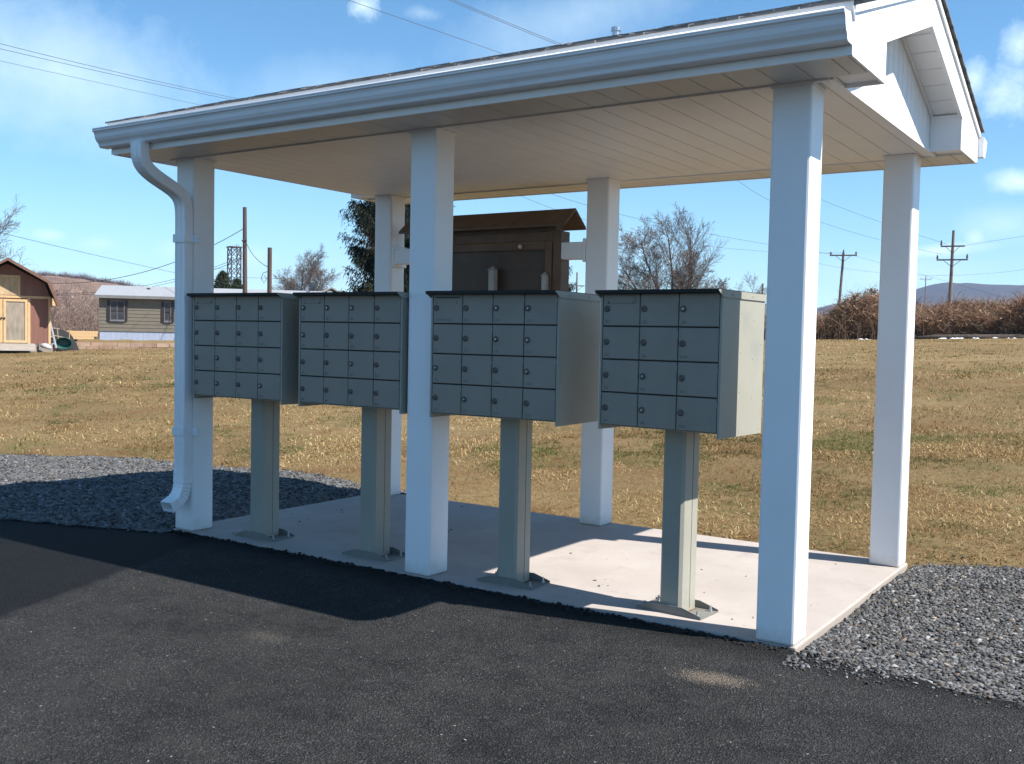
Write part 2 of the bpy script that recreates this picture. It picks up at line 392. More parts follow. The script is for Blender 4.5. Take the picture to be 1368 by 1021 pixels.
# asphalt: a sheet with a ragged crumbly edge along the pad and the gravel
xs = np.concatenate([np.linspace(-60, -12, 30), np.linspace(-11.8, -4.3, 120), np.linspace(-4.28, 4, 420), np.linspace(4.2, 60, 40)])
ye = np.interp(xs, [-60, -12, -5.45, -4.08, -3.6, .02, .075, .915, 4, 60], [-22, -2.45, -.485, -.06, -.018, -.012, .0, -.105, -.5, -8])
ye = ye+(fbm(xs*9, xs*0+3, 5)-.5)*np.where((xs > -4.2) & (xs < .03), .03, .07)
rows = [0, .012, .03, .08, .3, 1, 3, 8, 25, 60]
V = []; 
for k, r_ in enumerate(rows):
    z = -.014 if k else -.05
    if k in (1, 2): z = -.018+.02*fbm(xs*25, xs*0+k, 8)*(xs < .05)*(xs > -4.2)
    if k in (1,) : z = -.022+.02*fbm(xs*25, xs*0+k, 8)
    V.append(np.stack([xs, ye-r_, np.broadcast_to(z, xs.shape)], -1))
V = np.concatenate(V); n = len(xs)
ii, jj = np.meshgrid(np.arange(len(rows)-1), np.arange(n-1), indexing='ij')
q = np.stack([ii*n+jj, (ii+1)*n+jj, (ii+1)*n+jj+1, ii*n+jj+1], -1).reshape(-1, 4)
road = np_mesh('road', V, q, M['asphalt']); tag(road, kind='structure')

def rocks(n, xf, zf, smin, smax, power=2.2):
    """n angular broken stones: jittered boxes; returns verts, faces, colours"""
    base = np.array([[x, y, z] for z in (-1, 1) for y in (-1, 1) for x in (-1, 1)], float)
    fc = np.array([[0,2,3,1],[4,5,7,6],[0,1,5,4],[2,6,7,3],[0,4,6,2],[1,3,7,5]])
    P = xf(n); n = len(P)
    s = smin+(smax-smin)*rng.random(n)**power
    v = base[None]*(1+1.15*(rng.random((n, 8, 3))-.5))
    v[:, 4:, :2] *= .5+.5*rng.random((n, 1, 2))
    v = v*np.stack([s, s*(.35+.45*rng.random(n)), s*(.14+.30*rng.random(n))], -1)[:, None]
    a = rng.random(n)*2*PI; t = (rng.random(n)-.5)*1.5
    ca, sa, ct, st = np.cos(a), np.sin(a), np.cos(t), np.sin(t)
    x, y, z = v[..., 0], v[..., 1], v[..., 2]
    x, z = x*ct[:, None]-z*st[:, None], x*st[:, None]+z*ct[:, None]
    x, y = x*ca[:, None]-y*sa[:, None], x*sa[:, None]+y*ca[:, None]
    v = np.stack([x, y, z], -1)+np.stack([P[:, 0], P[:, 1], zf(P)+s*.12], -1)[:, None]
    f = (fc[None]+8*np.arange(n)[:, None, None]).reshape(-1, 4)
    b = .040+.105*rng.random(n)**1.4; b = np.where(rng.random(n) > .94, b+.16, b)
    warm = (rng.random(n) > .9)[:, None]
    c = b[:, None]*np.where(warm, [1.25, 1.0, .78], [1.0, 1.0, 1.0])
    return v.reshape(-1, 3), f, np.repeat(c, 8, 0)
# gravel bed sheets (right of the pad and left of it)
def bed_z(x, y): return -.012+.05*(fbm(np.asarray(x)*1.3, np.asarray(y)*1.3, 21)-.5)+.02*(fbm(np.asarray(x)*7, np.asarray(y)*7, 22)-.5)
def sheet(x0, x1, lo, hi, nx, ny):
    xs = np.linspace(x0, x1, nx); t = np.linspace(0, 1, ny); X, T = np.meshgrid(xs, t, indexing='ij')
    Y = lo(X)*(1-T)+hi(X)*T; Z = bed_z(X, Y)
    Z = np.where((T < .001) | (T > .999), -.075, Z)
    v = np.stack([X, Y, Z], -1).reshape(-1, 3); i, j = np.meshgrid(np.arange(nx-1), np.arange(ny-1), indexing='ij')
    return v, np.stack([i*ny+j, (i+1)*ny+j, (i+1)*ny+j+1, i*ny+j+1], -1).reshape(-1, 4)
aspy = lambda X: np.interp(X, [-60, -12, -5.45, -4.08, .075, .915, 4, 60], [-22, -2.45, -.485, -.07, .0, -.105, -.5, -8])
v1, f1 = sheet(.034, 14, lambda X: aspy(X)-.05, lambda X: yb(X)+.1+.2*(fbm(X*3, X*0, 4)-.5), 200, 60)
v2, f2 = sheet(-30, -4.209, lambda X: aspy(X)-.05, lambda X: yb(X)+.12+.35*(fbm(X*2, X*0, 6)-.5), 260, 50)
gb = np_mesh('gravel', np.concatenate([v1, v2]), np.concatenate([f1, f2+len(v1)]), M['gravel_bed'], smooth=True); tag(gb, kind='structure')
def scatter(x0, x1, px=1.0):
    def f(n):
        x = x0+(x1-x0)*rng.random(n)**px; lo = aspy(x); hi = yb(x)+.05
        y = lo+(hi-lo)*rng.random(n); e = rng.normal(0, .05, n); return np.stack([x, y+e*.7], -1)
    return f
zf = lambda P: bed_z(P[:, 0], P[:, 1])
A_ = rocks(34000, scatter(.05, 2.6, 1.25), zf, .003, .0155, 1.7)
B_ = rocks(24000, scatter(-4.22, -10.5, 1.0), zf, .005, .0175)
# strip of stones behind the pad's left end and a few strays on the asphalt and the grass edge
C_ = rocks(600, lambda n: np.stack([-4.35+rng.random(n)*.5, 2.1+rng.random(n)*.15], -1), lambda P: np.full(len(P), -.005), .006, .02)
D_ = rocks(420, lambda n: np.stack([.02+rng.random(n)**2*1.2, rng.normal(-.12, .06, n)], -1), lambda P: np.full(len(P), -.012), .003, .012)
E_ = rocks(130, lambda n: np.stack([-4.2+rng.random(n)*5.5, -rng.random(n)**.7*2.4-.1], -1), lambda P: np.full(len(P), -.013), .002, .006)
F_ = rocks(110, lambda n: np.stack([.05+rng.random(n)*2.5, 2.15+rng.random(n)*.7], -1), lambda P: terrain(P[:, 0], P[:, 1])-.003, .003, .014)
G_ = rocks(1300, lambda n: np.stack([-.14+rng.normal(0, .085, n)+.0*rng.random(n), -.555+rng.normal(0, .035, n)], -1)+np.stack([np.zeros(n), np.zeros(n)], -1), lambda P: np.full(len(P), -.0138), .0010, .0026)
G_ = (G_[0], G_[1], np.array([[.22, .18, .14]])*(.5+.9*rng.random((len(G_[0]), 1))))
V = []; Fc = []; Cc = []; b = 0
for v_, f_, c_ in (A_, B_, C_, D_, E_, F_, G_):
    V.append(v_); Fc.append(f_+b); Cc.append(c_); b += len(v_)
gs = np_mesh('gravel_stones', np.concatenate(V), np.concatenate(Fc), M['stone'], col=np.concatenate(Cc))
tag(gs, 'crushed grey stone spread beside the concrete pad', 'gravel', kind='stuff')
# crumbs of asphalt along the pad edge
v_, f_, c_ = rocks(1500, lambda n: np.stack([-4.15+rng.random(n)*4.15, -.016-np.abs(rng.normal(0, .022, n))], -1), lambda P: np.full(len(P), -.012), .006, .017)
cr = np_mesh('asphalt_crumbs', v_, f_, M['stone'], col=np.full((len(v_), 3), .012)+.006*rng.random((len(v_), 1)))
tag(cr, 'loose black asphalt crumbs along the front edge of the pad', 'asphalt crumbs', kind='stuff')
# specks of leaf and grit on the pad
v_, f_, c_ = rocks(90, lambda n: np.stack([-4.1+rng.random(n)*4.0, .1+rng.random(n)*1.9], -1), lambda P: np.full(len(P), .001), .002, .009)
lt = np_mesh('leaf_litter', v_, f_, M['stone'], col=c_*.5)
tag(lt, 'dark specks of leaf and grit lying on the concrete pad', 'debris', kind='stuff')

# dry grass
def blades(n, px, py, lmin, lmax, wid, green=.16):
    k = int(n*.5); src = rng.integers(0, max(1, n//14), k); sp = np.clip((py[src]+4)/220, .02, .12); px[-k:] = px[src]+rng.normal(0, 1, k)*sp; py[-k:] = py[src]+rng.normal(0, 1, k)*sp
    tuft = np.arange(n) >= n-k
    keep = py > yb(px)+.04*rng.normal(0, 1, n); px, py, tuft = px[keep], py[keep], tuft[keep]; n = len(px)
    bare = fbm(px*1.1, py*1.1, 31); keep = (bare > .42) | (rng.random(n) > .75); 
    near = np.clip((py-yb(px))/1.3, 0, 1); keep &= rng.random(n) < .22+.78*near
    px, py, tuft = px[keep], py[keep], tuft[keep]; n = len(px)
    z = terrain(px, py); L = lmin+(lmax-lmin)*rng.random(n)**1.6; a = rng.random(n)*2*PI
    el = np.radians(2+np.where(tuft, 62, 34)*rng.random(n)**1.5)
    d = np.stack([np.cos(a)*np.cos(el), np.sin(a)*np.cos(el), np.sin(el)], -1)*L[:, None]
    sd = np.stack([-np.sin(a), np.cos(a), np.zeros(n)], -1)*(wid*(.5+rng.random(n)))[:, None]
    p = np.stack([px, py, z-.004], -1); droop = np.stack([np.zeros(n), np.zeros(n), -.25*L], -1)
    V = np.stack([p-sd, p+sd, p+d*.55+sd*.8, p+d*.55-sd*.8, p+d+droop], 1)
    Fq = np.array([[0, 1, 2, 3]]); Ft = np.array([[3, 2, 4, 4]])
    gm = fbm(px*1.3, py*1.3, 41); gm2 = fbm(px*.3, py*.3, 43)
    straw = np.array([[.36, .25, .115], [.46, .345, .18], [.22, .14, .062], [.31, .19, .08], [.47, .37, .20], [.17, .108, .05]])[rng.integers(0, 6, n)]*np.array([[1.0, .975, .92]])
    gr = np.array([[.085, .10, .026], [.13, .135, .04]])[rng.integers(0, 2, n)]
    isg = rng.random(n) < np.clip((gm-.47)*6, 0, 1)*.85+green*.35
    pat = np.clip((fbm(px*.75, py*.75, 47)-.5)*4, -1, 1)[:, None]
    c = np.where(isg[:, None], gr, straw)*(.62+.62*gm2)[:, None]*(1+pat*np.array([[.30, .36, .44]]))
    return V.reshape(-1, 3), n, np.repeat(c, 5, 0)
def polar(n, r0, r1, a0, a1, p=1.0):
    r = r0+(r1-r0)*rng.random(n)**p; a = a0+(a1-a0)*rng.random(n)
    return CAM.x-r*np.sin(a), CAM.y+r*np.cos(a)
parts = []
for n, r0, r1, l0, l1, wd in ((270000, 5.8, 12, .025, .085, .0024), (230000, 10, 21, .03, .09, .0036), (170000, 18, 52, .04, .10, .0075)):
    px, py = polar(n, r0, r1, -.0, 1.14, 1.15); parts.append(blades(n, px, py, l0, l1, wd))
V = np.concatenate([p[0] for p in parts]); n = sum(p[1] for p in parts); C = np.concatenate([p[2] for p in parts])
b = 5*np.arange(n)[:, None]
tri = np.concatenate([b+[[0, 1, 2]], b+[[0, 2, 3]], b+[[3, 2, 4]]])
gr = np_mesh('grass', V, tri, M['blade'], col=C); tag(gr, 'dry tan winter grass covering the field behind the shelter', 'grass', kind='stuff')

# ------------------------------------------------------------------ mailbox shelter
H = 2.44; S = .176; XL, XR = -4.40, .235; YF, YR = -.31, 2.40; YM = (YF+YR)/2; SL = .341
sh = empty('mailbox_shelter', (0, 0, 0), label='open white mailbox shelter with gabled shingle roof on six square posts', cat='shelter')
for x1, y0 in ((0, 0), (-2.030, 0), (-4.016, 0), (0, 1.916), (-2.016, 1.916), (-3.991, 1.916)):
    p = MB().box(-S/2, S/2, 0, .172, 0, H-.001).build('post', M['vinyl'], sh, bevel=.012); p.location = (x1-S/2, y0, 0)
    c = MB()
    c.box(-S/2-.005, S/2+.005, -.005, .177, H-.016, H-.002); c.build('post_trim', M['soffit'], p)
def grooved(mb, x0, x1, y0, y1, z, pitch=.152, g=.0055, dep=.007, t=.007, axis='x'):
    """soffit panel with open grooves running across `axis`"""
    k = x0
    while k < x1-1e-6:
        e = min(k+pitch, x1)
        mb.box(k+g/2, e-g/2, y0, y1, z, z+t); k = e
    mb.box(x0, x1, y0, y1, z+t+.0005, z+t+.006)
c = MB(); grooved(c, XL+.16, .060, .012, 2.075, H); c.build('ceiling', M['soffit'], sh)
# perforated eave strips, front and back, and their channels
m, nt, bs = mat('vented_soffit'); co = coords(nt)
sp = nd(nt, 'ShaderNodeSeparateXYZ'); nt.links.new(co, sp.inputs[0])
def dots(o, f): return mth(nt, 'ABSOLUTE', mth(nt, 'SUBTRACT', mth(nt, 'FRACT', mth(nt, 'MULTIPLY', o, f)), .5))
hole = mth(nt, 'LESS_THAN', mth(nt, 'ADD', mth(nt, 'POWER', dots(sp.outputs[0], 83), 2), mth(nt, 'POWER', dots(sp.outputs[1], 83), 2)), .035)
nt.links.new(mix(nt, mth(nt, 'MULTIPLY', hole, .75), (.76, .75, .73), (.06, .06, .06)), bs.inputs['Base Color']); bs.inputs['Roughness'].default_value = .45
M['vent'] = m
for y0, y1 in ((YF+.004, -.012), (2.10, YR-.004)):
    c = MB(); grooved(c, XL+.004, XR-.004, y0, y1, H); c.build('vented_soffit', M['vent'], sh)
c = MB()
for y0, y1 in ((-.011, .011), (2.076, 2.099)): c.box(XL+.16, .0685, y0, y1, H-.009, H+.012)
c.box(.061, .0685, .0115, 2.0755, H-.003, H+.014); c.build('soffit_channel', M['trim'], sh)
c = MB()
for x0, x1 in ((XL+.004, XL+.159), (.0745, XR-.004)): c.box(x0, x1, YF+.2, YF+.49, H+.001, H+.012)
# roof deck, two slopes
M['shingle'] = simple('grey_shingle', (.19, .185, .18), .95, var=.45, scale=14, bumpy=.5, bscale=160)
def zr(y): return 2.63+SL*(y-(YF-.05)) if y <= YM else 2.63+SL*((YR+.05)-y)
zp = zr(YM)
c = MB()
for s in (-1, 1):
    ye = YF-.05 if s < 0 else YR+.05
    c.prism([(ye, 2.612), (YM, zp-.018), (YM, zp), (ye, 2.63)], 'x', XL-.004, XR+.028)
deck = c.build('roof', M['shingle'], sh)
c = MB()
for s in (-1, 1):
    for k in range(12):
        d0 = k*.13-.012; d1 = d0+.17
        if d0 > 1.40: break
        x = XL-.02-(k % 2)*.11-random.random()*.05
        while x < XR+.03:
            wd = .2+.1*random.random(); xa, xb = max(x, XL-.018), min(x+wd-.006, XR+.045)
            if xb > xa:
                lift = .002+.006*random.random()
                ye = (YF-.05+d0) if s < 0 else (YR+.05-d0); yt = (YF-.05+d1) if s < 0 else (YR+.05-d1)
                if s < 0: yt = min(yt, YM)
                else: yt = max(yt, YM)
                z0 = 2.631+SL*d0; z1 = 2.631+SL*abs(yt-(YF-.05 if s < 0 else YR+.05))
                c.prism([(ye, z0), (yt, z1), (yt, z1+.003), (ye, z0+lift+.004)], 'x', xa, xb)
            x += wd
x = XL-.018
while x < XR+.04:
    e_ = min(x+.19, XR+.045); zz = zp+.003+.003*random.random()
    c.prism([(YM-.10, zz-SL*.10), (YM, zz), (YM+.10, zz-SL*.10), (YM+.10, zz+.004-SL*.10), (YM, zz+.005), (YM-.10, zz+.004-SL*.10)], 'x', x, e_-.004); x = e_
c.build('shingles', M['shingle'], sh)
# fascia, drip edge, rake boards
for y, s in ((YF, -1), (YR, 1)):
    c = MB(); c.box(XL, XR, min(y, y+s*.016), max(y, y+s*.016), H-.004, 2.606); c.build('fascia', M['trim'], sh)
    c = MB(); c.prism([(y+s*.017, 2.56), (y+s*.056, 2.611), (y+s*.056, 2.635), (y+s*.050, 2.635), (y+s*.050, 2.613), (y+s*.017, 2.566)], 'x', XL-.004, XR+.028)
    c.build('drip_edge', M['gutter'], sh)
for x0, x1, tx0, tx1 in ((XR, XR+.018, XR+.018, XR+.030), (XL-.018, XL, XL-.030, XL-.018)):
    c = MB()
    lo = lambda y: H+.001+SL*(y-YF) if y <= YM else H+.001+SL*(YR-y)
    for ya, yb_ in ((YF-.016, YM), (YM, YR+.016)):
        c.prism([(ya, lo(ya)), (yb_, lo(yb_)), (yb_, lo(yb_)+.158), (ya, lo(ya)+.158)], 'x', x0, x1)
        for k in (.055, .108): c.prism([(ya+.002, lo(ya)+k), (yb_, lo(yb_)+k), (yb_, lo(yb_)+k+.0045), (ya+.002, lo(ya)+k+.0045)], 'x', *((x1, x1+.0018) if x1 > 0 else (x0-.0018, x0)))
    rb = c.build('rake_board', M['trim'], sh)
    c = MB()
    for ya, yb_ in ((YF-.03, YM), (YM, YR+.03)):
        c.prism([(ya, lo(ya)+.159), (yb_, lo(yb_)+.159), (yb_, lo(yb_)+.186), (ya, lo(ya)+.186)], 'x', x0, tx1 if x1 > 0 else x1)
    c.build('rake_trim', M['trim'], sh)
# gable walls with vertical siding
for xw, s in ((.0755, 1), (XL+.1585, -1)):
    c = MB(); k = .012
    y = .012
    top = lambda y: H+.03+SL*(y-YF) if y <= YM else H+.03+SL*(YR-y)
    while y < 2.07:
        e = min(y+.1, 2.075)
        a, b_ = y+.003, e-.003
        pts = [(a, H+.0105), (b_, H+.0105), (b_, top(b_))] + ([(YM, top(YM))] if a < YM < b_ else []) + [(a, top(a))]
        c.prism(pts, 'x', xw-.006, xw+.006); y = e
    c.prism([(.012, H+.0105), (2.075, H+.0105), (2.075, top(2.07)-.01), (YM, top(YM)-.01), (.012, top(.012)-.01)], 'x', xw-.010 if s > 0 else xw+.0065, xw-.0065 if s > 0 else xw+.010)
    c.box(xw-.0105, xw+.0090, .012, 2.075, H-.0035, H+.010) if s > 0 else c.box(xw-.0090, xw+.0105, .012, 2.075, H-.0035, H+.010)
    c.build('gable_wall', M['trim'], sh)
# sloping soffits under the rake overhangs
for x0, x1 in ((.083, XR-.001), (XL+.001, XL+.151)):
    c = MB()
    for s in (-1, 1):
        L = YM-YF; d = .03
        while d < L-.01:
            e = min(d+.152, L)
            pa, pb = d+.004, e-.004
            Y = lambda t: YF+t if s < 0 else YR-t
            z = lambda t: H+.035+SL*t
            c.prism([(Y(pa), z(pa)), (Y(pb), z(pb)), (Y(pb), z(pb)+.008), (Y(pa), z(pa)+.008)], 'x', x0, x1); d = e
        c.prism([(Y(.03), z(.03)+.0085), (Y(L), z(L)+.0085), (Y(L), z(L)+.014), (Y(.03), z(.03)+.014)], 'x', x0, x1)
        c.prism([(Y(.03), z(.03)-.012), (Y(L), z(L)-.012), (Y(L), z(L)-.001), (Y(.03), z(.03)-.001)], 'x', *((x0, x0+.014) if x0 > 0 else (x1-.014, x1)))
    c.build('rake_soffit', M['soffit'], sh)
# boxed eave returns
for x0, x1 in ((.083, XR+.0155), (XL-.0155, XL+.151)):
    for s in (-1, 1):
        Y = lambda t: YF+t if s < 0 else YR-t
        c = MB(); c.prism([(Y(.003), H+.014), (Y(.49), H+.014), (Y(.49), H+.028+SL*.49), (Y(.003), H+.028+SL*.003)], 'x', x0, x1)
        c.box(x0, x1, min(Y(.490), Y(.502)), max(Y(.490), Y(.502)), H-.004, H+.03+SL*.49)
        c.box(*((x1-.012, x1) if x0 > 0 else (x0, x0+.012)), min(Y(0), Y(.4895)), max(Y(0), Y(.4895)), H-.004, H+.0135)
        c.build('eave_return', M['trim'], sh)
# gutters (ogee profile)
GP = [(0, .14), (0, 0), (.055, 0), (.064, .006), (.068, .022), (.072, .030), (.086, .046), (.094, .066), (.098, .090), (.104, .104), (.113, .110), (.113, .122), (.108, .124), (.104, .118), (.094, .108), (.090, .092), (.084, .068), (.074, .046), (.062, .034), (.058, .010), (.006, .008), (.006, .14)]
def gutter(y, s, x0, x1):
    c = MB(); pts = [(y+s*a, 2.474+b*.86) for a, b in GP]
    c.prism(pts, 'x', x0, x1)
    g = c.build('gutter', M['gutter'], sh)
    c = MB(); c.tube([(x0, y+s*.110, 2.474+.1075), (x1, y+s*.110, 2.474+.1075)], .0065, 10); c.build('bead', M['gutter'], g, smooth=True)
    cap = [(y+s*a*1.02, 2.4725+b*.86) for a, b in GP[:13]]
    for xa, xb in ((x0-.003, x0-.0002), (x1+.0002, x1+.003)):
        e = MB(); e.prism(cap, 'x', xa, xb); e.build('end_cap', M['gutter'], g)
    return g
gutter(YF-.018, -1, -4.445, .250); gutter(YR+.018, 1, -4.445, .282)
# downspout
def arc(p, n=6): return p
prof = [(-.046, -.034), (-.020, -.030), (0, -.034), (.020, -.030), (.046, -.034), (.050, -.028), (.050, .028), (.046, .034), (.020, .030), (0, .034), (-.020, .030), (-.046, .034), (-.050, .028), (-.050, -.028)]
def bez(p0, p1, p2, p3, n):
    return [Vector(p0)*(1-t)**3+3*Vector(p1)*t*(1-t)**2+3*Vector(p2)*t*t*(1-t)+Vector(p3)*t**3 for t in [i/n for i in range(n+1)]]
XD = -4.058
path = bez((XD, -.375, 2.475), (XD, -.375, 2.37), (XD, -.375, 2.33), (XD, -.24, 2.27), 9) + bez((XD, -.16, 2.235), (XD, -.05, 2.19), (XD, -.044, 2.15), (XD, -.042, 2.03), 9)
path += [Vector((XD, -.042, z)) for z in (1.6, 1.2, .8, .40)]
c = MB(); c.sweep(path, prof, (1, 0, 0)); ds = c.build('downspout', M['gutter'], sh)
c = MB(); pts = bez((XD, -.042, .41), (XD, -.042, .27), (XD, -.050, .225), (XD, -.165, .180), 22)
for i, p in enumerate(pts): pass
pr2 = [(a*1.06, b*1.06) for a, b in prof]
vs = []; n = len(pr2)
for i, p in enumerate(pts):
    t = (pts[min(i+1, 22)]-pts[max(i-1, 0)]).normalized(); nn = t.cross(Vector((1, 0, 0))).normalized(); k = 1.0 if i % 2 or i < 5 or i > 17 else .93
    vs += [p+Vector((1, 0, 0))*a*k+nn*b*k for a, b in pr2]
c.add(vs, [(i*n+j, i*n+(j+1) % n, (i+1)*n+(j+1) % n, (i+1)*n+j) for i in range(22) for j in range(n)]+[tuple(range(n))])
c.build('elbow', M['gutter'], ds)
for z in (1.915, .665):
    c = MB(); c.box(XD-.058, XD+.058, -.084, -.078, z-.026, z+.026); c.box(XD-.058, XD-.0525, -.078, -.002, z-.026, z+.026); c.box(XD+.0525, XD+.058, -.078, -.002, z-.026, z+.026)
    c.box(XD+.058, XD+.040+.055, -.007, -.002, z-.026, z+.026); c.lathe([(.006, -.011), (.006, -.007)], (XD+.078, 0, z), 'y', 8)
    c.build('strap', M['gutter'], ds)
# vent pipe standing on the ridge
c = MB(); vx = at(823, 46, 1).x
d = ray(823, 42); t = (YM-.12-CAM.y)/d.y; pv_ = CAM+d*t
c.tube([(pv_.x, YM-.12, zp-.1), (pv_.x, YM-.12, pv_.z)], .024, 12); c.tube([(pv_.x, YM-.12, pv_.z), (pv_.x, YM-.12, pv_.z+.02)], .029, 12)
c.build('vent_pipe', M['zinc'], sh)

M['rail'] = simple('greyed_white_rail', (.40, .39, .375), .5)
# ------------------------------------------------------------------ notice board hung between the two rear posts
nb = empty('notice_board', (-3.09, 2.0, 0), label='dark brown notice board with small gabled roof between two rear posts', cat='notice board')
c = MB(); HW = .69
for x0, x1 in ((-HW, -HW+.07), (HW-.07, HW)): c.box(x0, x1, -.07, .05, 1.02, 2.09)
c.box(-HW+.071, HW-.071, -.07, .05, 2.02, 2.09); c.box(-HW+.071, HW-.071, -.07, .05, 1.02, 1.10)
c.build('frame', M['brown_board'], nb, bevel=.004)
c = MB()
for x0, x1 in ((-HW+.076, -HW+.13), (HW-.13, HW-.076)): c.box(x0, x1, -.078, -.035, 1.106, 2.014)
c.box(-HW+.131, HW-.131, -.078, -.035, 1.96, 2.014); c.box(-HW+.131, HW-.131, -.078, -.035, 1.106, 1.16)
dr = c.build('door', M['brown_board'], nb, bevel=.003)
c = MB(); c.box(-HW+.1315, HW-.1315, -.05, -.045, 1.1605, 1.9595)
m, nt, bs = mat('dusty_glazing'); n_ = noise(nt, coords(nt), 3, 5, .6)
nt.links.new(ramp(nt, n_, [(.3, (.045, .032, .024)), (.7, (.11, .068, .045))]), bs.inputs['Base Color']); bs.inputs['Roughness'].default_value = .3; bs.inputs['Specular IOR Level'].default_value = .25; M['pane'] = m
c.build('pane', M['pane'], dr)
kp = MB().lathe([(.012, 0), (.017, -.010), (.012, -.022), (.003, -.026)], (.35, -.0785, 1.985), 'y', 12)
M['brass'] = simple('pale_knob', (.62, .56, .46), .4, var=.1); kp.build('knob', M['brass'], dr)
c = MB(); c.prism([(-.155, 2.112), (0, 2.232), (.155, 2.112), (.155, 2.132), (0, 2.256), (-.155, 2.132)], 'x', -.765, .765)
rf = c.build('roof', M['brown_board'], nb, bevel=.004)
c = MB(); c.prism([(-.06, 2.09), (.045, 2.09), (.045, 2.19), (0, 2.222), (-.06, 2.18)], 'x', -.64, .64); c.build('roof_block', M['brown_board'], nb)
for s in (-1, 1):
    c = MB(); xa, xb = (HW+.001, .895) if s > 0 else (-.900, -HW-.001)
    c.box(xa, xb, -.075, .035, 1.885, 2.005)
    xf = (.872, .8965) if s > 0 else (-.8985, -.874)
    c.box(*xf, -.0835, .0835, 1.862, 2.028); c.build('bracket', M['vinyl'], nb, bevel=.006)
for x, zt, r in ((.12, 1.835, .024), (.575, 1.785, .018)):
    c = MB(); c.box(x-r, x+r, -.079-2*r, -.079, 1.10, zt-.02); c.add([(x-r*1.35, -.079-2.5*r, zt-.02), (x+r*1.35, -.079-2.5*r, zt-.02), (x+r*1.35, -.078, zt-.02), (x-r*1.35, -.078, zt-.02), (x, -.079-r, zt+.012)], [(0, 1, 4), (1, 2, 4), (2, 3, 4), (3, 0, 4), (3, 2, 1, 0)])
    c.build('capped_rail', M['rail'], nb)

M['chip'] = simple('worn_pale_edge', (.42, .43, .42), .5)
M['plate'] = simple('dull_plate_paint', (.17, .165, .145), .55, var=.15, scale=9)
